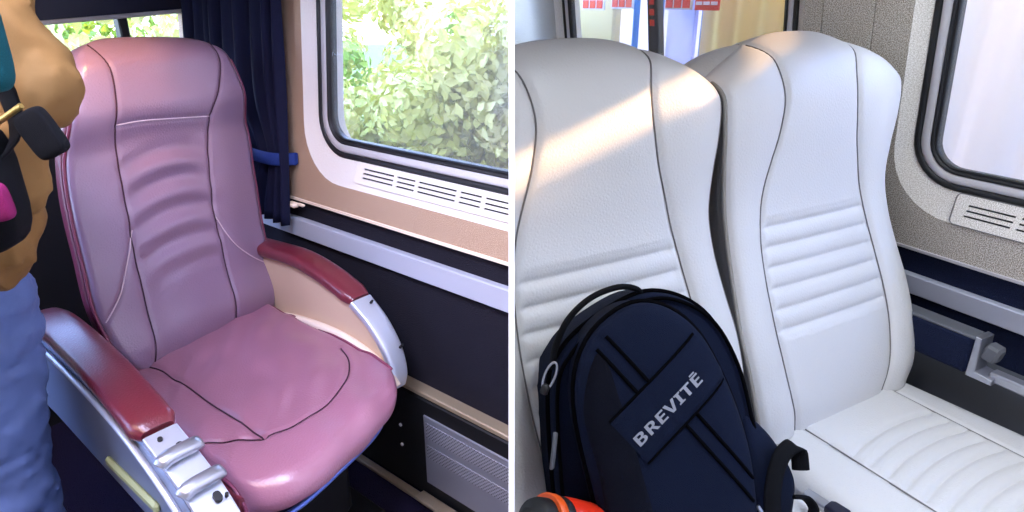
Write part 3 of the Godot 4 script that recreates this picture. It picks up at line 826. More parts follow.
func left_compartment_things() -> void:
	clip_side = -1.0
	var h := thing("heater_cover", FA, Vector3(0.95, 0, -0.95), "low black heater casing with perforated metal grille under the carpeted wall panel", "heater")
	var b := MB.new()
	b.box(Vector3(0.965, 0.16, -1.25), Vector3(0.05, 0.315, 1.9), 0.004); obj(b, "casing", M.black, h)
	b = MB.new(); b.box(Vector3(0.94, 0.162, -0.72), Vector3(0.008, 0.218, 0.66), 0.002); var gr := obj(b, "grille", M.brushed, h)
	for q in [[0.229, 0.046], [0.162, 0.040]]:
		b = MB.new(); b.box(Vector3(0.9352, q[0], -0.72), Vector3(0.002, q[1], 0.64)); obj(b, "perforated_band", M.perforated, gr)
	for y in [0.195, 0.13]:
		b = MB.new(); b.lathe([Vector2(0.005, 0.0), Vector2(0.005, 0.004), Vector2(0.002, 0.006)], Vector3(0.941, y, -1.145), Vector3(-1, 0, 0), 10); obj(b, "screw", M.alu, h)
	clip_side = 0.0
	added_luggage_rack(FA, 0.33, 1.06, 1.22, 2.2, "luggage rack added over the mauve seat to shade its headrest, out of the frame")
	# curtain by the window
	var c := thing("window_curtain", FA, Vector3(1.0, 0.66, -1.88), "dark navy pleated curtain tied back beside the window behind the mauve seat", "curtain")
	var rows := []
	for layer in 2:
		for j in 41:
			var y := 0.665 + 1.27 * (j if layer == 0 else 40 - j) / 40.0
			var pinch := 1.0 - 0.45 * exp(-pow((y - 0.85) / 0.12, 2.0)) - 0.12 * smoothstep(0.85, 0.66, y)
			var r := PackedVector3Array()
			for i in 97:
				var u := i / 96.0
				var s := 1.60 + 0.545 * u * pinch
				r.append(wall_a(s, y, 0.034 + (0.004 if layer == 0 else 0.0) + (0.010 + 0.012 * pinch) * sin(u * 55.0 + 1.5 * sin(u * 9.0) + 0.5 * sin(y * 5.0)) * (0.7 + 0.3 * sin(u * 23.0))))
			rows.append(r)
	rows.append(rows[0])
	b = MB.new(); b.grid(rows, false, 1); b.fix(0); obj(b, "cloth", M.curtain, c)
	rows = []
	for q in [[0.835, 0.066], [0.838, 0.070], [0.868, 0.070], [0.871, 0.066], [0.868, 0.060], [0.838, 0.060], [0.835, 0.066]]:
		var r := PackedVector3Array()
		for i in 25: r.append(wall_a(1.592 + 0.33 * i / 24.0, q[0] + 0.012 * (i / 24.0), q[1] - 0.055 * pow(absf(i / 12.0 - 1.0), 6.0)))
		rows.append(r)
	b = MB.new(); b.grid(rows, false, 1); b.fix(0); obj(b, "tie_band", M.curtain_band, c)
	var hk := thing("curtain_hook", FA, wall_a(1.59, 0.722, 0.0), "small white plastic hook holding the curtain end at the wall", "hook")
	b = MB.new(); b.box(wall_a(1.602, 0.722, 0.02), Vector3(0.022, 0.014, 0.036), 0.004); b.box(wall_a(1.575, 0.724, 0.012), Vector3(0.012, 0.008, 0.03), 0.003); obj(b, "clip", M.cream_lip, hk)

func added_luggage_rack(frame: Transform3D, t0: float, t1: float, s0: float, s1: float, label: String) -> void:  # unseen shelf added to keep ceiling light off the headrests
	var o := thing("added_luggage_rack", frame, Vector3((t0 + t1) / 2, 1.5, -(s0 + s1) / 2), label, "rack", "added luggage racks over the seats")
	var b := MB.new(); b.box(Vector3((t0 + t1) / 2, 1.51, -(s0 + s1) / 2), Vector3(t1 - t0, 0.02, s1 - s0), 0.006); obj(b, "shelf", M.alu, o)
	b = MB.new(); b.box(Vector3(t0, 1.53, -(s0 + s1) / 2), Vector3(0.03, 0.06, s1 - s0), 0.01); obj(b, "front_rail", M.alu, o)
	for k in 3:
		b = MB.new(); b.box(Vector3(t0 + 0.02, 1.76, -lerpf(s0 + 0.05, s1 - 0.05, k / 2.0)), Vector3(0.02, 0.5, 0.02), 0.004); obj(b, "hanger", M.alu, o)

# ---------------------------------------------------------------- right compartment: the white seats
const RB := 0.2443
var b_grooves := [0.218, 0.258, 0.299, 0.340, 0.380, 0.420]
func b_half(b: float) -> float: return lut(b, [Vector2(0, 0.232), Vector2(0.05, 0.246), Vector2(0.15, 0.256), Vector2(0.24, 0.259), Vector2(0.32, 0.252), Vector2(0.395, 0.246), Vector2(0.47, 0.244), Vector2(0.55, 0.25), Vector2(0.61, 0.256), Vector2(0.66, 0.259), Vector2(0.72, 0.256), Vector2(0.80, 0.235)])
func b_prof(b: float) -> float: return lut(b, [Vector2(0, 0.012), Vector2(0.05, 0.022), Vector2(0.15, 0.018), Vector2(0.24, 0.003), Vector2(0.32, -0.014), Vector2(0.4, -0.028), Vector2(0.47, -0.032), Vector2(0.55, -0.020), Vector2(0.61, -0.007), Vector2(0.67, 0.0), Vector2(0.72, -0.006), Vector2(0.80, -0.03)])
func b_seam(b: float) -> float: return lut(b, [Vector2(0, 0.142), Vector2(0.1, 0.163), Vector2(0.2, 0.174), Vector2(0.3, 0.173), Vector2(0.4, 0.164), Vector2(0.5, 0.146), Vector2(0.6, 0.118), Vector2(0.68, 0.109), Vector2(0.74, 0.122), Vector2(0.80, 0.150)])
func b_at(x: float, b: float, d: float) -> Vector3: return Vector3(x, 0.452 + b * cos(RB) + d * sin(RB), -b * sin(RB) + d * cos(RB))
func b_d(x: float, b: float) -> float:
	var hw := b_half(b); var sx := b_seam(b); var ax := absf(x)
	var d := b_prof(b)
	d -= 0.006 * exp(-pow((ax - sx) / 0.006, 2.0))
	if ax < sx:
		d += 0.006 * (1.0 - pow(ax / sx, 4.0))
		if b > 0.20 and b < 0.44:
			for q in b_grooves: d -= 0.010 * exp(-absf(b - q) / 0.008) * smoothstep(0.0, 0.02, sx - ax)
	else:
		var k := (ax - sx) / maxf(0.02, hw - sx)
		d += 0.010 * sin(PI * clampf(k, 0.0, 1.0))
	var edge := hw - ax
	if edge < 0.012: d -= 0.012 - sqrt(maxf(0.0, 0.000144 - pow(0.012 - maxf(edge, 0.0), 2.0)))
	d -= 0.045 * pow(clampf((b / b_crown(x / hw) - 0.93) / 0.07, 0.0, 1.2), 2.2)
	return d
func b_crown(a: float) -> float: return 0.800 - 0.082 * pow(absf(a), 2.6)
func b_front(a: float, v: float) -> Vector3:
	var b := v * b_crown(a)
	var x := a * b_half(b)
	var d := b_d(x, b)
	return b_at(x, b, d)
func b_rear(a: float, v: float) -> Vector3:
	var b := v * (b_crown(a) - 0.01)
	return b_at(a * 0.97 * b_half(b), b, -0.085 - 0.02 * sin(PI * v))
func b_on(x: float, b: float) -> Vector3: return b_at(x, b, b_d(x, b) + 0.0025)

func bc_half(v: float) -> float: return 0.242 + 0.04 * v
func bc_y(x: float, v: float) -> float:
	var hw := bc_half(v); var ax := absf(x - 0.012); var z := v * 0.53
	var y := 0.452 + 0.010 * (1.0 - pow(x / hw, 2.0))
	y -= 0.0055 * exp(-pow((ax - 0.146) / 0.006, 2.0))
	if ax < 0.146:
		y += 0.003
		for i in 10: y -= 0.011 * exp(-absf(z + 0.05 * x + 0.016 * (1.0 - pow(x / 0.146, 2.0)) - (0.132 + 0.0345 * i)) / 0.007) * smoothstep(0.0, 0.015, 0.146 - ax)
	var edge := hw - absf(x)
	if edge < 0.035: y -= 0.035 - sqrt(maxf(0.0, 0.001225 - pow(0.035 - maxf(edge, 0.0), 2.0)))
	var fr := 0.53 - z
	if fr < 0.06: y -= 0.06 - sqrt(maxf(0.0, 0.0036 - pow(0.06 - maxf(fr, 0.0), 2.0)))
	return y
func bc_front(a: float, v: float) -> Vector3:
	var x := a * bc_half(v)
	return Vector3(x + 0.016, bc_y(x, v), v * 0.53 - 0.02)
func bc_under(a: float, v: float) -> Vector3: return Vector3(a * 0.97 * bc_half(v) + 0.016, 0.345, v * 0.515 - 0.02)
func bc_on(x: float, v: float) -> Vector3: return Vector3(x + 0.016, bc_y(x, v) + 0.0032, v * 0.53 - 0.02)

func seat_b(base: Vector3, label: String, group: String, wide := 1.0) -> Node3D:
	var o := thing("bench_seat", FB, base, label, "seat", group)
	base_of[o] = Vector3.ZERO
	o.transform = FB * Transform3D(Basis.from_scale(Vector3(wide, 1, 1)), base)
	var b := MB.new(); cushion_front(b, 104, 250, b_front, b_rear)
	var back := obj(b, "backrest", M.white_leather, o)
	for sd in [-1.0, 1.0]:
		var pts := []
		for k in 21: pts.append(Vector2(sd * b_seam(0.005 + 0.770 * k / 20.0), 0.005 + 0.770 * k / 20.0))
		b = MB.new(); seam_on(b, pts, b_on, Vector3.ZERO, 0.0014); obj(b, "seam", M.thread_grey, back)
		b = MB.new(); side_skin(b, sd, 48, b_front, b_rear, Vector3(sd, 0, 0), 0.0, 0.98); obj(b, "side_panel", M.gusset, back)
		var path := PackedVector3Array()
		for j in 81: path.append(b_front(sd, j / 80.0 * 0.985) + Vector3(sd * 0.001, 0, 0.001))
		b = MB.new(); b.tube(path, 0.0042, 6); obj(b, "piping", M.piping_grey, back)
	b = MB.new(); cushion_front(b, 104, 230, bc_front, bc_under)
	var cu := obj(b, "seat_cushion", M.white_leather, o)
	for sd in [-1.0, 1.0]:
		var pts := []
		for k in 13: pts.append(Vector2(sd * 0.146 + 0.012, 0.03 + 0.9 * k / 12.0))
		b = MB.new(); seam_on(b, pts, bc_on, Vector3.ZERO, 0.0014); obj(b, "seam", M.thread_grey, cu)
	b = MB.new(); b.box(Vector3(0.01, 0.31, 0.23), Vector3(0.44, 0.07, 0.44), 0.012); obj(b, "seat_frame", M.grey_panel, o)
	b = MB.new(); b.box(Vector3(0.01, 0.14, 0.16), Vector3(0.14, 0.28, 0.24), 0.012); obj(b, "pedestal", M.grey_panel, o)
	return o

func right_compartment_things() -> void:
	clip_side = 1.0
	seat_b(Vector3(0.618, 0, -0.67), "white leather seat with ribbed lumbar panel that the navy backpack leans on", "white seats in a row", 1.05)
	clip_side = 0.0
	var s := seat_b(Vector3(1.166, 0, -0.67), "white leather seat by the window, empty, with full ribbed cushion in view", "white seats in a row")
	dup(s, "bench_seat", FB * Transform3D(Basis(Vector3.UP, PI), Vector3(1.166, 0, -1.185)), "seat of the row behind, only its sunlit headrest crown showing between the two white backs")
	added_luggage_rack(FB, 0.5, 1.12, 0.5, 2.2, "luggage rack added over the white seats to shade their tops, out of the frame")
	# folding armrest on the wall
	var a := thing("wall_armrest", FB, Vector3(1.45, 0.535, -0.63), "dark blue wall armrest with grey top and chrome end bracket beside the window seat", "armrest")
	var b := MB.new()
	b.box(Vector3(1.43, 0.575, -0.80), Vector3(0.05, 0.085, 0.49), 0.008); obj(b, "arm_body", M.carpet_blue, a)
	b = MB.new(); b.box(Vector3(1.43, 0.6165, -0.80), Vector3(0.046, 0.008, 0.49), 0.003); obj(b, "arm_top", M.grey_panel, a)
	b = MB.new()
	var br := PackedVector2Array([Vector2(0, 0), Vector2(0.05, 0), Vector2(0.05, 0.012), Vector2(0.016, 0.016), Vector2(0.012, 0.09), Vector2(0, 0.092)])
	b.prism(br, func(x, y, d): return Vector3(d, 0.533 + y, -0.555 + x), 1.403, 1.452, 0.002)
	var bk := obj(b, "end_bracket", M.chrome, a)
	b = MB.new(); b.box(Vector3(1.43, 0.592, -0.527), Vector3(0.034, 0.036, 0.03), 0.005, Basis(Vector3.RIGHT, 0.2)); obj(b, "latch_button", M.grey_panel, bk)
	b = MB.new(); b.box(Vector3(1.43, 0.545, -0.37), Vector3(0.03, 0.022, 0.30), 0.004); obj(b, "lower_bar", M.chrome, a)
	# seat belt buckle lying between the cushions
	var bl := thing("seat_belt_buckle", FB, Vector3(0.905, 0.46, -0.50), "seat belt tongue and navy buckle lying at the gap beside the backpack pocket", "buckle")
	var p0 := Vector3(0.856, 0.492, -0.512); var p1 := Vector3(0.860, 0.492, -0.473)
	b = MB.new(); b.sweep(PackedVector3Array([p0, p0.lerp(p1, 0.5), p1]), [Vector2(0.02, 0.006), Vector2(0.02, 0.006), Vector2(0.018, 0.006)], Vector3(0.7, 0, 0.7), 6.0, 12); obj(b, "tongue", M.chrome, bl)
	var ax := (p1 - p0).normalized()
	b = MB.new(); b.sweep(PackedVector3Array([p1, p1 + ax * 0.006, p1 + ax * 0.03, p1 + ax * 0.034]), [Vector2(0.022, 0.012), Vector2(0.026, 0.017), Vector2(0.026, 0.017), Vector2(0.022, 0.012)], Vector3(0.7, 0, 0.7), 6.0, 16); obj(b, "buckle_body", M.navy_metal, bl)

const CAM_Y := 1.27
# ---------------------------------------------------------------- backpack
var bag_main := PackedVector2Array()
var bag_pocket := PackedVector2Array()
const BAG_C := Vector2(0.03, 0.20)
func bag_z(p: Vector2) -> float:
	var f := dome_f(bag_pocket, BAG_C, p)
	if f <= 1.0: return 0.0 + 0.022 * pow(1.0 - pow(f, 5.0), 0.5)
	var g := dome_f(bag_main, BAG_C, p)
	return -0.045 + 0.012 * pow(maxf(0.0, 1.0 - pow(g, 6.0)), 0.5)
func bag_at(x: float, y: float) -> Vector3: return Vector3(x, y, bag_z(Vector2(x, y)) + 0.0012)
func dome(b: MB, poly: PackedVector2Array, c: Vector2, zs: Array) -> void:   # zs of [scale, z]
	var rings := []
	for q in zs:
		var r := PackedVector3Array()
		for p in poly: r.append(Vector3(c.x + (p.x - c.x) * q[0], c.y + (p.y - c.y) * q[0], q[1]))
		rings.append(r)
	b.loft(rings, true, 1, 1)

func backpack() -> void:
	var nh := Vector3(0.2, 0, 1).normalized()
	var ex := Vector3.UP.cross(nh)
	var e2 := Vector3.UP * cos(0.384) - nh * sin(0.384)
	var n := ex.cross(e2)
	var fr := Transform3D(Basis(ex, e2, n), Vector3(0.2095, 0.47, -0.6534))
	var o := thing("backpack", fr, Vector3.ZERO, "navy blue backpack with a diagonal lettered band, slumped on the left white seat", "backpack")
	bag_main = spline2([Vector2(-0.108, 0.070), Vector2(-0.122, 0.100), Vector2(-0.127, 0.208), Vector2(-0.122, 0.325), Vector2(-0.098, 0.373), Vector2(-0.052, 0.409), Vector2(0.024, 0.443), Vector2(0.084, 0.436), Vector2(0.136, 0.398), Vector2(0.170, 0.329), Vector2(0.186, 0.250), Vector2(0.198, 0.170), Vector2(0.198, 0.100), Vector2(0.185, 0.070)], 5, true)
	bag_pocket = spline2([Vector2(-0.055, 0.01), Vector2(-0.070, 0.08), Vector2(-0.082, 0.16), Vector2(-0.102, 0.305), Vector2(-0.078, 0.388), Vector2(-0.018, 0.432), Vector2(0.038, 0.428), Vector2(0.089, 0.385), Vector2(0.127, 0.305), Vector2(0.150, 0.222), Vector2(0.157, 0.147), Vector2(0.155, 0.06), Vector2(0.13, 0.01)], 5, true)
	var b := MB.new()
	var mz := [[0.90, -0.175], [0.98, -0.165], [1.0, -0.145], [1.0, -0.075], [0.995, -0.055]]
	for f in [0.98, 0.95, 0.9, 0.8, 0.5, 0.2]: mz.append([f, -0.045 + 0.012 * pow(1.0 - pow(f, 6.0), 0.5)])
	dome(b, bag_main, BAG_C, mz)
	var body := obj(b, "main_compartment", M.navy, o)
	b = MB.new()
	mz = [[1.0, -0.06], [1.0, -0.012], [0.998, -0.004]]
	for f in [0.99, 0.97, 0.94, 0.9, 0.84, 0.76, 0.66, 0.5, 0.3, 0.1]: mz.append([f, 0.022 * pow(1.0 - pow(f, 5.0), 0.5)])
	dome(b, bag_pocket, BAG_C, mz)
	var pk := obj(b, "front_pocket", M.navy, o)
	# zips and welts
	var path := PackedVector3Array()
	for p in bag_pocket: path.append(Vector3(BAG_C.x + (p.x - BAG_C.x) * 1.004, BAG_C.y + (p.y - BAG_C.y) * 1.004, -0.006))
	b = MB.new(); b.closed_tube(path, 0.0042, 6); obj(b, "zip", M.zip, pk)
	for q in [[1.004, -0.062, 0.0045], [0.965, -0.034, 0.003]]:
		path = PackedVector3Array()
		for p in bag_main: path.append(Vector3(BAG_C.x + (p.x - BAG_C.x) * q[0], BAG_C.y + (p.y - BAG_C.y) * q[0], q[1]))
		b = MB.new(); b.closed_tube(path, q[2], 6); obj(b, "zip", M.zip, body)
	# darker area over the left of the pocket
	b = MB.new(); patch(b, [Vector2(-0.094, 0.30), Vector2(-0.066, 0.375), Vector2(-0.043, 0.30), Vector2(-0.018, 0.19), Vector2(0.01, 0.03), Vector2(-0.055, 0.03), Vector2(-0.078, 0.2)], 0.0008)
	obj(b, "side_panel", M.navy_dark, pk)
	# diagonal band with the lettering
	var u := Vector2(0.1, 0.08).normalized(); var w := Vector2(-u.y, u.x)
	var band := PackedVector2Array()
	var c0 := Vector2(0.035, 0.305)
	b = MB.new()
	var rows := []
	for lay in [[-0.034, 0.0], [-0.034, 0.002], [0.038, 0.002], [0.038, 0.0]]:
		pass
	for j in 9:
		var r := PackedVector3Array()
		for i in 21:
			var q := c0 + u * lerpf(-0.092, 0.080, i / 20.0) + w * lerpf(-0.040, 0.040, j / 8.0)
			r.append(bag_at(q.x, q.y) + Vector3(0, 0, 0.0012))
		rows.append(r)
	for j in range(8, -1, -1):
		var r := PackedVector3Array()
		for p in rows[j]: r.append(p - Vector3(0, 0, 0.004))
		rows.append(r)
	rows.append(rows[0])
	b.grid(rows, false, 1); b.fix(0)
	var bd := obj(b, "label_band", M.navy, pk)
	for q in [[-0.040, -0.092, 0.080], [0.040, -0.092, 0.080]]:
		path = PackedVector3Array()
		for i in 17:
			var p: Vector2 = c0 + u * lerpf(q[1], q[2], i / 16.0) + w * q[0]
			path.append(bag_at(p.x, p.y) + Vector3(0, 0, 0.0005))
		b = MB.new(); b.tube(path, 0.0022, 6); obj(b, "welt", M.zip, bd)
	var tm := TextMesh.new()
	var font := SystemFont.new(); font.font_names = PackedStringArray(["Droid Sans"]); font.font_weight = 700
	tm.font = font; tm.text = "BREVITĒ"; tm.font_size = 64; tm.pixel_size = 0.001; tm.depth = 0.0; tm.curve_step = 1.0
	var arr := tm.get_mesh_arrays()
	var vs: PackedVector3Array = arr[Mesh.ARRAY_VERTEX]; var ix: PackedInt32Array = arr[Mesh.ARRAY_INDEX]
	var lo := Vector2(9, 9); var hi := Vector2(-9, -9)
	for v in vs: lo = lo.min(Vector2(v.x, v.y)); hi = hi.max(Vector2(v.x, v.y))
	b = MB.new()
	var q0 := Vector2(-0.021, 0.241)
	for t in range(0, ix.size(), 3):
		var tri := []
		for k in 3:
			var v := vs[ix[t + k]]
			var p := q0 + u * ((v.x - lo.x) / (hi.x - lo.x) * 0.1275) + w * ((v.y - lo.y) / (hi.y - lo.y) * 0.0205)
			tri.append(bag_at(p.x, p.y) + Vector3(0, 0, 0.0022))
		b.tri(tri[0], tri[1], tri[2], 1)
	b.face_to(0, Vector3.BACK)
	obj(b, "lettering", M.print, bd)
	# quilting lines square to the band
	for q in [[-0.036, 0.040, 0.155], [-0.014, 0.040, 0.14], [-0.016, -0.040, -0.20], [0.006, -0.040, -0.20]]:
		path = PackedVector3Array()
		for i in 15:
			var p: Vector2 = c0 + u * (q[0] * 1.0) + w * lerpf(q[1], q[2], i / 14.0)
			if dome_f(bag_pocket, BAG_C, p) < 0.97: path.append(bag_at(p.x, p.y) + Vector3(0, 0, -0.0004))
		if path.size() > 3:
			b = MB.new(); b.tube(path, 0.0026, 6); obj(b, "quilt_line", M.zip, pk)
	# grab handle with its metal clip
	b = MB.new()
	b.tube(spline([Vector3(-0.116, 0.345, -0.06), Vector3(-0.111, 0.375, -0.055), Vector3(-0.090, 0.415, -0.05), Vector3(-0.053, 0.444, -0.05), Vector3(-0.008, 0.456, -0.055), Vector3(0.024, 0.450, -0.062), Vector3(0.034, 0.436, -0.07)], 5), 0.0085, 8, 0.55, Vector3(0, 0, 1)); obj(b, "grab_handle", M.strap, o)
	b = MB.new()
	path = PackedVector3Array()
	for k in 20: path.append(Vector3(-0.128, 0.340, -0.03) + Vector3(0.42, 0.9, 0.1).normalized() * (sin(TAU * k / 20.0) * 0.021) + Vector3(0.9, -0.42, 0.1).normalized() * (cos(TAU * k / 20.0) * 0.0075))
	b.closed_tube(path, 0.0018, 6); obj(b, "metal_clip", M.brushed, o)
	b = MB.new(); b.lathe([Vector2(0.004, -0.006), Vector2(0.006, -0.004), Vector2(0.006, 0.006), Vector2(0.003, 0.009)], Vector3(-0.137, 0.321, -0.03), Vector3(0.42, 0.9, 0.1).normalized(), 12); obj(b, "clip_swivel", M.rubber, o)
	b = MB.new(); b.tube(spline([Vector3(-0.128, 0.262, -0.02), Vector3(-0.134, 0.24, -0.012), Vector3(-0.138, 0.215, -0.015)], 4), 0.006, 8, 0.5); obj(b, "zip_pull", M.grey_panel, o)
	# side pocket and compression strap on the right
	b = MB.new()
	var sp := spline2([Vector2(0.13, 0.02), Vector2(0.145, 0.16), Vector2(0.165, 0.25), Vector2(0.185, 0.245), Vector2(0.222, 0.203), Vector2(0.250, 0.145), Vector2(0.243, 0.09), Vector2(0.22, 0.02)], 5, true)
	mz = [[0.85, -0.13], [1.0, -0.11], [1.0, -0.06], [0.97, -0.045], [0.9, -0.034], [0.75, -0.026], [0.4, -0.02]]
	dome(b, sp, Vector2(0.185, 0.12), mz); obj(b, "side_pocket", M.navy, o)
	b = MB.new(); b.tube(spline([Vector3(0.176, 0.105, 0.012), Vector3(0.184, 0.145, 0.004), Vector3(0.204, 0.184, -0.005), Vector3(0.228, 0.199, -0.012), Vector3(0.243, 0.190, -0.016), Vector3(0.246, 0.160, -0.018)], 5), 0.0125, 8, 0.25, Vector3(0.6, -0.5, 0.3)); obj(b, "compression_strap", M.strap, o)
	b = MB.new(); b.tube(spline([Vector3(0.226, 0.125, -0.01), Vector3(0.243, 0.122, -0.004), Vector3(0.252, 0.105, -0.002), Vector3(0.243, 0.09, -0.004)], 5), 0.010, 8, 0.35, Vector3(0.3, 0.3, 0.9)); obj(b, "strap_end", M.strap, o)
	b = MB.new(); b.tube(PackedVector3Array([Vector3(0.156, 0.128, 0.008), Vector3(0.161, 0.118, 0.010), Vector3(0.160, 0.106, 0.011)]), 0.003, 8); obj(b, "zip_pull", M.chrome, o)
	# bottle in the side pocket
	var bt := thing("water_bottle", fr, Vector3(-0.10, 0.10, 0.02), "orange and red water bottle with black lid leaning on the backpack's lower left side", "bottle")
	var axis := Vector3(-0.80, 0.42, 0.42).normalized()
	var at := Vector3(-0.096, 0.128, 0.0)
	b = MB.new(); b.lathe([Vector2(0.028, -0.05), Vector2(0.036, -0.045), Vector2(0.037, 0.05), Vector2(0.034, 0.058)], at, axis, 28); obj(b, "bottle_body", M.red, bt)
	b = MB.new(); b.lathe([Vector2(0.0345, 0.058), Vector2(0.036, 0.06), Vector2(0.036, 0.072), Vector2(0.0345, 0.074)], at, axis, 28); obj(b, "collar", M.black, bt)
	b = MB.new(); b.lathe([Vector2(0.0345, 0.074), Vector2(0.0372, 0.076), Vector2(0.0372, 0.086), Vector2(0.035, 0.088)], at, axis, 28); obj(b, "orange_ring", M.orange, bt)
	b = MB.new(); b.lathe([Vector2(0.030, 0.088), Vector2(0.029, 0.102), Vector2(0.026, 0.110), Vector2(0.014, 0.114), Vector2(0.013, 0.122), Vector2(0.006, 0.125)], at, axis, 28); obj(b, "lid", M.black, bt)

func patch(b: MB, pts: Array, lift: float) -> void:   # a thin layer laid on the pocket
	var poly := spline2(pts, 4, true)
	var c := Vector2.ZERO
	for p in poly: c += p
	c /= poly.size()
	var rings := []
	for f in [[1.0, -0.003], [1.0, lift], [0.75, lift], [0.5, lift], [0.25, lift], [0.02, lift]]:
		var r := PackedVector3Array()
		for p in poly:
			var q: Vector2 = c.lerp(p, f[0])
			r.append(bag_at(q.x, q.y) + Vector3(0, 0, f[1]))
		rings.append(r)
	var from := b.P.size()
	b.grid(rings, true, 1); b.face_to(from, Vector3.BACK)

# ---------------------------------------------------------------- outdoors
func leaf_mesh() -> ArrayMesh:
	var b := MB.new()
	var l := [Vector3(0, 0, 0), Vector3(0.5, 0.12, 0.28), Vector3(1, 0, 0), Vector3(0.5, 0.12, -0.28), Vector3(0.5, 0.0, 0)]
	b.tri(l[0], l[1], l[4], 1); b.tri(l[1], l[2], l[4], 1); b.tri(l[2], l[3], l[4], 1); b.tri(l[3], l[0], l[4], 1)
	return b.mesh()
func bush(at: Vector3, size: Vector3, count: int, sd: int, tones: Array, lm: ArrayMesh, fm: Material, label: String, group: String) -> void:
	var o := thing("bush", Transform3D.IDENTITY, at, label, "bush", group)
	var rng := RandomNumberGenerator.new(); rng.seed = sd
	var mm := MultiMesh.new(); mm.transform_format = MultiMesh.TRANSFORM_3D; mm.use_colors = true; mm.mesh = lm; mm.instance_count = count
	var blobs := []
	for k in 34:
		var d := Vector3(rng.randfn(), rng.randfn(), rng.randfn()).normalized() * rng.randf_range(0.55, 0.95)
		blobs.append([Vector3(d.x * size.x, size.y * rng.randf_range(0.1, 1.9), d.z * size.z), rng.randf_range(0.10, 0.2), rng.randf()])
	for i in count:
		var q: Array = blobs[i % blobs.size()]
		var d := Vector3(rng.randfn(), rng.randfn(), rng.randfn()).normalized()
		var p: Vector3 = q[0] + d * q[1] * rng.randf_range(0.75, 1.05)
		p.y = maxf(p.y, 0.02)
		var z := d; var x := d.cross(Vector3(rng.randfn(), rng.randfn(), rng.randfn())).normalized()
		var bs := Basis(x, z, x.cross(z)).scaled(Vector3.ONE * rng.randf_range(0.045, 0.085))
		mm.set_instance_transform(i, Transform3D(bs, p))
		var c: Color = tones[0].lerp(tones[1], clampf(q[2] * 0.7 + rng.randf() * 0.5 - 0.1, 0.0, 1.0))
		mm.set_instance_color(i, c.srgb_to_linear())
	var mi := MultiMeshInstance3D.new(); mi.name = "foliage"; mi.multimesh = mm; mi.material_override = fm; mi.set_meta("kind", "stuff")
	o.add_child(mi, true)
	var b := MB.new()
	for k in 3: b.tube(spline([Vector3(0, 0, 0), Vector3(rng.randf_range(-0.1, 0.1), size.y * 0.4, rng.randf_range(-0.1, 0.1)), Vector3(rng.randf_range(-0.4, 0.4) * size.x, size.y * 0.85, rng.randf_range(-0.3, 0.3) * size.z)], 4), 0.008, 6)
	var st := MeshInstance3D.new(); st.name = "stem"; st.mesh = b.mesh(); st.material_override = M.bark; o.add_child(st, true)

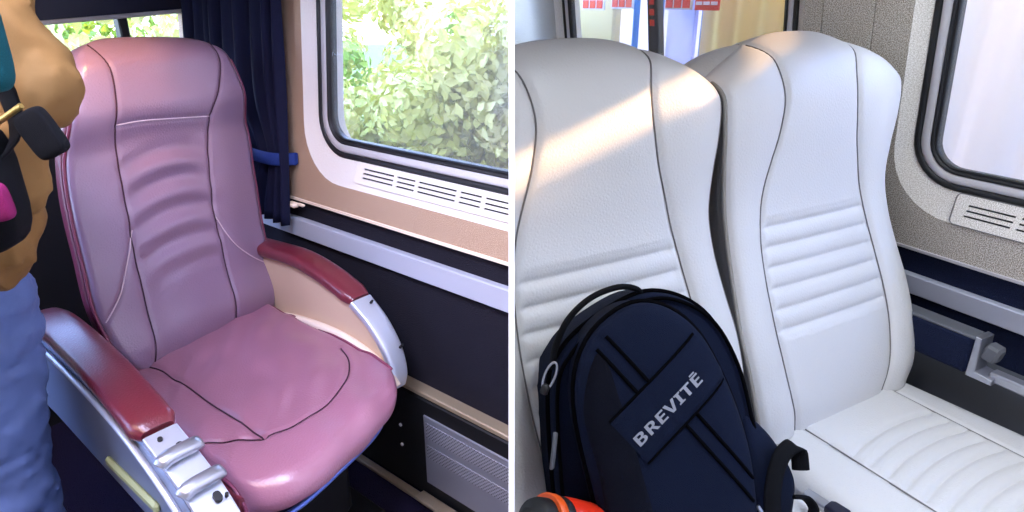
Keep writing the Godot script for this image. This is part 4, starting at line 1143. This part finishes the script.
func outdoors() -> void:
	var g := structure("ground")
	slab(g, "ground_plate", M.grass, Vector3(0, -0.35, -4), Vector3(40, 0.3, 40))
	var fm := mat(Color.WHITE, 0.6, 0.0, 0.3)
	fm.vertex_color_use_as_albedo = true; fm.cull_mode = BaseMaterial3D.CULL_DISABLED; fm.backlight_enabled = true; fm.backlight = Color(0.5, 0.5, 0.25)
	var lm := leaf_mesh()
	var pale := [Color8(204, 202, 96), Color8(252, 242, 172)]  # glare of overlit leaves put into these pale colours
	var green := [Color8(116, 156, 48), Color8(206, 216, 100)]
	var spots := [[Vector3(-0.75, -0.2, -3.3), Vector3(0.5, 0.55, 0.35), 0, "bush in pale glare-tinted leaf colour outside the left window, nearest the middle of the pane"],
		[Vector3(-1.35, -0.2, -3.7), Vector3(0.55, 0.6, 0.35), 1, "green bush outside the left window near its curtain end"],
		[Vector3(-0.3, -0.2, -3.75), Vector3(0.5, 0.62, 0.35), 0, "pale leafy bush outside the left window against the partition side"],
		[Vector3(-0.95, -0.2, -4.4), Vector3(0.7, 1.05, 0.4), 0, "taller pale bush filling the middle of the left window from behind"],
		[Vector3(-1.75, -0.2, -4.6), Vector3(0.7, 1.0, 0.4), 0, "taller pale bush far behind the green one"],
		[Vector3(-0.35, -0.2, -4.9), Vector3(0.6, 1.1, 0.4), 1, "tall green bush at the back on the partition side"],
		[Vector3(-1.95, -0.2, -2.95), Vector3(0.6, 0.72, 0.4), 0, "pale bush seen through the rear window strip above the headrest"],
		[Vector3(-2.45, -0.2, -2.75), Vector3(0.6, 0.72, 0.4), 0, "pale bush at the far left of the rear window strip"],
		[Vector3(-0.12, -0.2, -3.3), Vector3(0.34, 0.8, 0.3), 0, "narrow tall pale bush closest to the partition side of the left window"],
		[Vector3(-2.6, -0.2, -3.9), Vector3(0.7, 0.8, 0.4), 1, "green bush behind the rear window strip"]]
	for i in spots.size():
		var q: Array = spots[i]
		bush(q[0], q[1], 5200, 11 + i, pale if q[2] == 0 else green, lm, fm, q[3], "bushes beside the track")
	# white sheeting hung along the platform outside the right-hand window
	var sh := thing("white_sheeting", FB, Vector3(2.1, -0.2, 0.0), "white sheeting in soft folds hanging outside the right-hand window", "sheeting")
	var b := MB.new()
	var rows := []
	for layer in 1:
		for j in 13:
			var y := -0.2 + 1.67 * j / 12.0
			var r := PackedVector3Array()
			for i in 121:
				var s := -1.2 + 2.5 * i / 120.0
				r.append(Vector3(2.1 + 0.025 * sin(s * 23.0 + sin(s * 7.0) * 2.0 + y) + 0.012 * sin(s * 61.0), y, -s))
			rows.append(r)
	b.grid(rows, false, 1); b.face_to(0, Vector3.LEFT)
	var wm := mat(Color8(240, 240, 246), 0.8); wm.backlight_enabled = true; wm.backlight = Color(0.4, 0.4, 0.4)
	obj(b, "cloth", wm, sh)
	b = MB.new(); b.tube(PackedVector3Array([Vector3(2.1, 1.475, 1.2), Vector3(2.1, 1.475, 0.0), Vector3(2.1, 1.475, -1.3)]), 0.012, 8); obj(b, "rail", M.alu, sh)
	# a kiosk front with red and white notices outside the far window
	var k := thing("kiosk", FB, Vector3(1.85, -0.2, -2.0), "white and blue kiosk front outside the far window behind the white seats", "kiosk")
	var cream := mat(Color8(226, 206, 140), 0.7); var yellow := mat(Color8(246, 220, 120), 0.7)
	var white := mat(Color8(238, 240, 246), 0.6); var blue := mat(Color8(60, 130, 200), 0.5); var lav := mat(Color8(168, 176, 232), 0.6)
	for m in [cream, yellow, white, lav]:
		m.backlight_enabled = true; m.backlight = Color(0.8, 0.8, 0.8)
	b = MB.new(); b.box(Vector3(2.0, 0.6, -2.65), Vector3(0.04, 2.2, 2.5), 0.004); obj(b, "back_panel", white, k)
	b = MB.new(); b.box(Vector3(1.96, 0.6, -2.9), Vector3(0.05, 2.2, 0.75), 0.01); obj(b, "cream_shutter", cream, k)
	for s in [2.83, 2.40, 2.24, 1.98]:
		b = MB.new(); b.box(Vector3(1.965, 0.9, -s), Vector3(0.03, 1.5, 0.014), 0.003); obj(b, "blue_frame", blue, k)
	b = MB.new(); b.box(Vector3(1.97, 1.0, -2.11), Vector3(0.02, 0.8, 0.16), 0.003); obj(b, "lavender_pane", lav, k)
	b = MB.new()
	rows = []
	for layer in 2:
		for j in 5:
			var r := PackedVector3Array()
			for i in 41:
				var s := 1.45 + 0.50 * i / 40.0
				r.append(Vector3(1.93 + 0.012 * layer + 0.012 * sin(s * 60.0), 0.3 + 1.4 * (j if layer == 0 else 4 - j) / 4.0, -s))
			rows.append(r)
	rows.append(rows[0]); b.grid(rows, false, 1); b.fix(0); obj(b, "yellow_curtain", yellow, k)
	var defs := [[2.53, 0.17, 1.228, "red and white notice at the left of the row outside the far window"], [2.32, 0.15, 1.235, "red squares notice second from the left outside the far window"], [1.98, 0.15, 1.235, "red and white notice just right of the window bar"], [1.83, 0.12, 1.235, "red lettered notice beside the yellow curtain"]]
	for i in 4:
		var q: Array = defs[i]
		var nt := thing("notice", FB, Vector3(1.82, q[2], -q[0]), q[3], "notice", "red and white notices outside the far window")
		b = MB.new(); b.box(Vector3(1.82, q[2] + 0.055, -q[0]), Vector3(0.006, 0.11, q[1]), 0.001); obj(b, "board", white if i != 3 else M.red, nt)
		for c in 3:
			for r in 2:
				b = MB.new(); b.box(Vector3(1.816, q[2] + 0.024 + r * 0.045, -(q[0] + (c - 1) * q[1] * 0.31)), Vector3(0.003, 0.034 if i != 3 else 0.012, q[1] * 0.25)); obj(b, "mark", M.red if i != 3 else white, nt)

# ---------------------------------------------------------------- the standing passenger
func sdf(b: MB, bones: Array, k: float, cell: float, folds := 0.0, ffreq := 18.0, fy := 1.0) -> void:
	# bones of [from, to, radius, radius]; a smooth union of tapered capsules, meshed as surface nets
	var lo := Vector3.ONE * 99.0; var hi := -lo
	for q in bones:
		for e in 2:
			var r: float = q[2 + e] + 4.0 * k + cell * 2.0
			lo = lo.min(q[e] - Vector3.ONE * r); hi = hi.max(q[e] + Vector3.ONE * r)
	var n := Vector3i(((hi - lo) / cell).ceil()) + Vector3i.ONE
	var F := PackedFloat32Array(); F.resize(n.x * n.y * n.z)
	for q in bones:
		var p: Vector3 = q[0]; var d: Vector3 = q[1] - q[0]; var r0: float = q[2]; var r1: float = q[3]
		var dd := maxf(d.length_squared(), 1e-9)
		var m := maxf(r0, r1) + 5.0 * k + cell
		var a := Vector3i(((Vector3(q[0]).min(q[1]) - Vector3.ONE * m - lo) / cell).floor()).clamp(Vector3i.ZERO, n - Vector3i.ONE)
		var z := Vector3i(((Vector3(q[0]).max(q[1]) + Vector3.ONE * m - lo) / cell).ceil()).clamp(Vector3i.ZERO, n - Vector3i.ONE)
		for iz in range(a.z, z.z + 1):
			for iy in range(a.y, z.y + 1):
				var row := (iz * n.y + iy) * n.x
				for ix in range(a.x, z.x + 1):
					var w := lo + Vector3(ix, iy, iz) * cell - p
					var t := clampf(w.dot(d) / dd, 0.0, 1.0)
					var e := (w - d * t).length() - lerpf(r0, r1, t)
					if e < 5.0 * k: F[row + ix] += exp(-e / k)
	var noise := FastNoiseLite.new(); noise.seed = 5; noise.frequency = ffreq; noise.fractal_octaves = 2; noise.fractal_type = FastNoiseLite.FRACTAL_RIDGED
	for iz in n.z:
		for iy in n.y:
			var row := (iz * n.y + iy) * n.x
			for ix in n.x:
				var f := F[row + ix]
				if f < 1e-6: F[row + ix] = 1.0
				else:
					f = -k * log(f)
					if folds > 0.0 and absf(f) < 0.03:
						var w := lo + Vector3(ix, iy, iz) * cell
						f += folds * (noise.get_noise_3d(w.x, w.y * fy, w.z) + 0.5 * noise.get_noise_3d(w.x * 2.3 + 7.0, w.y * fy * 2.3, w.z * 2.3))
					F[row + ix] = f
	var vid := {}
	var vs := PackedVector3Array()
	var strides := [0, 1, n.x, n.x + 1, n.x * n.y, n.x * n.y + 1, n.x * n.y + n.x, n.x * n.y + n.x + 1]
	var edges := [[0, 1], [2, 3], [4, 5], [6, 7], [0, 2], [1, 3], [4, 6], [5, 7], [0, 4], [1, 5], [2, 6], [3, 7]]
	for iz in n.z - 1:
		for iy in n.y - 1:
			var row := (iz * n.y + iy) * n.x
			for ix in n.x - 1:
				var at := row + ix
				var neg := 0
				for s in strides:
					if F[at + s] < 0.0: neg += 1
				if neg == 0 or neg == 8: continue
				var sum := Vector3.ZERO; var c := 0
				for e in edges:
					var f0 := F[at + strides[e[0]]]; var f1 := F[at + strides[e[1]]]
					if (f0 < 0.0) != (f1 < 0.0):
						var t := f0 / (f0 - f1)
						var p0 := Vector3(e[0] & 1, (e[0] >> 1) & 1, e[0] >> 2); var p1 := Vector3(e[1] & 1, (e[1] >> 1) & 1, e[1] >> 2)
						sum += p0.lerp(p1, t); c += 1
				vid[at] = vs.size(); vs.append(lo + (Vector3(ix, iy, iz) + sum / c) * cell)
	var from := b.P.size()
	for at in vid:
		for ax in [[1, n.x, n.x * n.y], [n.x, n.x * n.y, 1], [n.x * n.y, 1, n.x]]:
			var f0 := F[at]; var f1 := F[at + ax[0]]
			if (f0 < 0.0) == (f1 < 0.0): continue
			var q0: int = at - ax[1] - ax[2]; var q1: int = at - ax[2]; var q2: int = at; var q3: int = at - ax[1]
			if not (vid.has(q0) and vid.has(q1) and vid.has(q3)): continue
			if f0 < 0.0: b.quad(vs[vid[q0]], vs[vid[q3]], vs[vid[q2]], vs[vid[q1]], 1)
			else: b.quad(vs[vid[q0]], vs[vid[q1]], vs[vid[q2]], vs[vid[q3]], 1)
	b.fix(from)

func hand(b: MB, wrist: Vector3, along: Vector3, palm: Vector3) -> void:   # four unequal bent fingers and a thumb
	var side := along.cross(palm).normalized()
	var bones := [[wrist, wrist + along * 0.03, 0.022, 0.024]]
	for i in 4:
		var o := side * (0.03 - 0.02 * i)
		var kn: Vector3 = wrist + along * (0.085 - 0.006 * absf(i - 1.2)) + o
		bones.append([wrist + along * 0.02 + o * 0.6, kn, 0.014, 0.0115])
		var ln: float = [0.036, 0.042, 0.039, 0.030][i]
		var m := kn + (along * 0.75 + palm * 0.65).normalized() * ln
		var t := m + (along * 0.1 + palm).normalized() * ln * 0.8
		bones.append([kn, m, 0.010, 0.009]); bones.append([m, t, 0.009, 0.008])
	var tb := wrist + along * 0.03 + side * 0.03
	var t1 := tb + (side * 0.7 + along * 0.6 + palm * 0.5).normalized() * 0.038
	bones.append([tb - side * 0.015, tb, 0.014, 0.013]); bones.append([tb, t1, 0.0125, 0.010]); bones.append([t1, t1 + (along * 0.8 + palm * 0.7).normalized() * 0.03, 0.010, 0.0085])
	sdf(b, bones, 0.003, 0.004)

func passenger() -> void:
	var o := thing("person", Transform3D.IDENTITY, Vector3(-0.985, 0, -0.95), "standing person in tan jacket and blue jeans at the far left, elbow bent", "person")
	var hipR := Vector3(-0.910, 0.80, -0.96); var hipL := Vector3(-1.065, 0.80, -0.97)
	var kneeR := Vector3(-0.930, 0.43, -0.93); var kneeL := Vector3(-1.095, 0.43, -0.95)
	var anR := Vector3(-0.925, 0.075, -0.97); var anL := Vector3(-1.115, 0.075, -0.98)
	var shR := Vector3(-0.765, 1.335, -0.97); var elR := Vector3(-0.680, 1.145, -0.95); var wrR := Vector3(-0.850, 1.09, -0.76)
	var shL := Vector3(-1.150, 1.335, -0.97); var elL := Vector3(-1.220, 1.08, -0.95); var wrL := Vector3(-1.050, 1.02, -0.76)
	var neck := Vector3(-0.960, 1.41, -0.97)
	var b := MB.new()
	sdf(b, [[hipR, kneeR, 0.075, 0.05], [kneeR, anR, 0.048, 0.034], [hipL, kneeL, 0.075, 0.05], [kneeL, anL, 0.048, 0.034], [Vector3(-0.960, 0.84, -0.97), Vector3(-0.960, 1.05, -0.97), 0.105, 0.10], [Vector3(-0.960, 1.05, -0.97), Vector3(-0.960, 1.28, -0.975), 0.10, 0.115], [Vector3(-0.860, 1.28, -0.97), Vector3(-1.060, 1.28, -0.97), 0.08, 0.08],
		[shR, elR, 0.042, 0.034], [elR, wrR, 0.034, 0.022], [shL, elL, 0.042, 0.034], [elL, wrL, 0.034, 0.022], [neck - Vector3(0, 0.04, 0), neck + Vector3(0, 0.08, 0.015), 0.052, 0.048],
		[anR - Vector3(0, 0.03, 0), anR + Vector3(0.01, -0.04, 0.12), 0.034, 0.028], [anL - Vector3(0, 0.03, 0), anL + Vector3(-0.01, -0.04, 0.12), 0.034, 0.028]], 0.012, 0.013)
	# the head on a finer grid: skull, jaw, nose, brow, ears, lips
	var hc := neck + Vector3(0, 0.19, 0.02)
	sdf(b, [[hc + Vector3(0, 0.02, -0.02), hc + Vector3(0, 0.025, 0.015), 0.082, 0.076], [hc + Vector3(0, -0.05, 0.015), hc + Vector3(0, -0.075, 0.045), 0.055, 0.034], [hc + Vector3(0, 0.005, 0.085), hc + Vector3(0, -0.03, 0.103), 0.009, 0.013], [hc + Vector3(-0.03, 0.018, 0.078), hc + Vector3(0.03, 0.018, 0.078), 0.010, 0.010], [hc + Vector3(-0.018, -0.058, 0.080), hc + Vector3(0.018, -0.058, 0.080), 0.007, 0.007], [hc + Vector3(-0.018, -0.068, 0.078), hc + Vector3(0.018, -0.068, 0.078), 0.007, 0.007], [hc + Vector3(0.080, 0.012, -0.005), hc + Vector3(0.082, -0.025, 0.0), 0.010, 0.008], [hc + Vector3(-0.080, 0.012, -0.005), hc + Vector3(-0.082, -0.025, 0.0), 0.010, 0.008], [neck, neck + Vector3(0, 0.1, 0.01), 0.048, 0.046]], 0.006, 0.006)
	hand(b, wrR, Vector3(-0.7, -0.1, 0.5).normalized(), Vector3(-0.4, -0.5, -0.6).normalized())
	hand(b, wrL, Vector3(0.7, -0.1, 0.5).normalized(), Vector3(0.4, -0.5, -0.6).normalized())
	var body := obj(b, "body", M.skin, o)
	for x in [-0.03, 0.03]:
		b = MB.new(); b.lathe([Vector2(0.002, 0.0), Vector2(0.009, 0.003), Vector2(0.010, 0.006), Vector2(0.004, 0.0095)], hc + Vector3(x, 0.004, 0.068), Vector3.BACK, 12); obj(b, "eye", M.black, body)
	b = MB.new(); sdf(b, [[hc + Vector3(0, 0.05, -0.03), hc + Vector3(0, 0.06, 0.01), 0.084, 0.076], [hc + Vector3(0, 0.0, -0.05), hc + Vector3(0, -0.04, -0.055), 0.066, 0.045]], 0.008, 0.008, 0.006, 30.0); obj(b, "hair", M.hair, body)
	# jacket: loose body and sleeves with folds
	b = MB.new()
	sdf(b, [[Vector3(-0.872, 0.925, -0.95), Vector3(-0.862, 1.08, -0.96), 0.118, 0.122], [Vector3(-0.862, 1.08, -0.96), Vector3(-0.885, 1.26, -0.97), 0.122, 0.118], [Vector3(-1.030, 0.925, -0.95), Vector3(-1.040, 1.26, -0.97), 0.118, 0.118], [Vector3(-0.960, 0.94, -0.93), Vector3(-0.960, 1.25, -0.95), 0.13, 0.125], [Vector3(-0.840, 1.335, -0.97), Vector3(-1.080, 1.335, -0.97), 0.062, 0.062],
		[shR, elR, 0.068, 0.060], [elR, elR.lerp(wrR, 0.85), 0.058, 0.044], [shL, elL, 0.068, 0.060], [elL, elL.lerp(wrL, 0.85), 0.058, 0.044], [neck + Vector3(-0.03, -0.01, -0.01), neck + Vector3(0.03, -0.01, -0.01), 0.055, 0.055], [Vector3(-0.685, 1.085, -0.87), Vector3(-0.690, 1.025, -0.87), 0.048, 0.044]], 0.010, 0.010, 0.018, 5.0, 0.8)
	obj(b, "jacket", M.jacket, o)
	b = MB.new()
	sdf(b, [[Vector3(-0.960, 0.86, -0.96), Vector3(-0.985, 0.80, -0.965), 0.128, 0.13], [hipR, kneeR, 0.105, 0.078], [kneeR, anR + Vector3(0, 0.03, 0), 0.076, 0.066], [hipL, kneeL, 0.105, 0.078], [kneeL, anL + Vector3(0, 0.03, 0), 0.076, 0.066]], 0.010, 0.010, 0.010, 6.0, 2.6)
	obj(b, "jeans", M.jeans, o)
	for q in [anR, anL]:
		b = MB.new(); sdf(b, [[q + Vector3(0, -0.025, -0.03), q + Vector3(0, -0.035, 0.13), 0.045, 0.036]], 0.006, 0.008); obj(b, "shoe", M.black, o)
	# the bag carried in front of the jacket
	var g := thing("shoulder_bag", Transform3D.IDENTITY, Vector3(-0.860, 0.93, -0.80), "black shoulder bag with gold zip and magenta patch held against the tan jacket", "bag")
	b = MB.new(); b.soft_box(Vector3(-0.765, 1.045, -0.80), Vector3(0.235, 0.19, 0.08), Basis(Vector3.UP, 0.1)); var bb := obj(b, "bag_body", M.strap, g)
	b = MB.new(); b.soft_box(Vector3(-0.650, 1.035, -0.768), Vector3(0.045, 0.05, 0.02), Basis(Vector3.BACK, 0.1)); obj(b, "magenta_patch", M.magenta, bb)
	b = MB.new(); b.soft_box(Vector3(-0.588, 1.115, -0.80), Vector3(0.042, 0.062, 0.02), Basis(Vector3.BACK, 0.45), 5.0); var fl := obj(b, "flap", M.strap, g)
	b = MB.new(); b.tube(spline([Vector3(-0.670, 1.115, -0.80), Vector3(-0.635, 1.13, -0.795), Vector3(-0.600, 1.15, -0.795)], 4), 0.004, 6); obj(b, "zip", M.gold, fl)
	b = MB.new(); b.tube(spline([Vector3(-0.690, 1.05, -0.80), Vector3(-0.640, 1.12, -0.83), Vector3(-0.690, 1.25, -0.86), Vector3(-0.830, 1.43, -0.95)], 6), 0.02, 8, 0.2, Vector3(0.6, 0.5, 0.2)); obj(b, "shoulder_strap", M.strap, g)
	b = MB.new(); b.soft_box(Vector3(-0.635, 1.23, -0.80), Vector3(0.06, 0.13, 0.035)); obj(b, "teal_pouch", M.teal, g)

# ---------------------------------------------------------------- added lamps, all unseen
func lamp(at: Vector3, size: Vector2, energy: float, c: Color, yaw: float, label: String) -> void:  # unseen panels added to fill and tint the seats
	var o := thing("added_ceiling_lamp", Transform3D(Basis(Vector3.UP, yaw), Vector3.ZERO), Vector3.ZERO, label, "lamp", "added ceiling light panels")
	o.position = at
	var b := MB.new(); b.box(Vector3(0, 0.012, 0), Vector3(size.x + 0.04, 0.024, size.y + 0.04), 0.004); obj(b, "housing", M.alu, o)
	b = MB.new(); b.box(Vector3(0, -0.003, 0), Vector3(size.x, 0.006, size.y))
	var e := mat(Color.WHITE); e.emission_enabled = true; e.emission = c; e.emission_energy_multiplier = 1.5
	obj(b, "diffuser", e, o)
	var l := AreaLight3D.new(); l.name = "lamp_light"; l.area_size = size; l.light_energy = energy; l.light_color = c; l.shadow_enabled = true
	l.area_range = 8.0; l.area_attenuation = 2.0
	l.rotation = Vector3(-PI / 2, 0, 0); l.position = Vector3(0, -0.012, 0)
	o.add_child(l, true)

func added_reading_lamp(at: Vector3, to: Vector3) -> void:  # unseen lamp added to warm the headrest
	var o := thing("added_reading_lamp", Transform3D.IDENTITY, at, "small warm reading lamp added to tint the headrest, under the added luggage rack above the mauve seat, out of the frame", "lamp")
	var b := MB.new(); b.lathe([Vector2(0.03, 0.0), Vector2(0.045, 0.02), Vector2(0.05, 0.088)], at, Vector3.UP, 20); obj(b, "housing", M.alu, o)
	b = MB.new(); b.lathe([Vector2(0.024, -0.004), Vector2(0.024, 0.0)], at, Vector3.UP, 20)
	var e := mat(Color.WHITE); e.emission_enabled = true; e.emission = Color(1.0, 0.75, 0.45); e.emission_energy_multiplier = 3.0
	obj(b, "bulb_face", e, o)
	var l := SpotLight3D.new(); l.name = "added_reading_light"; l.light_color = Color(1.0, 0.74, 0.36); l.light_energy = 0.16; l.spot_range = 6.0; l.spot_attenuation = 2.0; l.spot_angle = 32.0; l.spot_angle_attenuation = 0.9
	l.light_size = 0.03; l.shadow_enabled = true
	o.add_child(l, true)
	l.look_at_from_position(at + Vector3(0, -0.012, 0), to, Vector3.BACK)
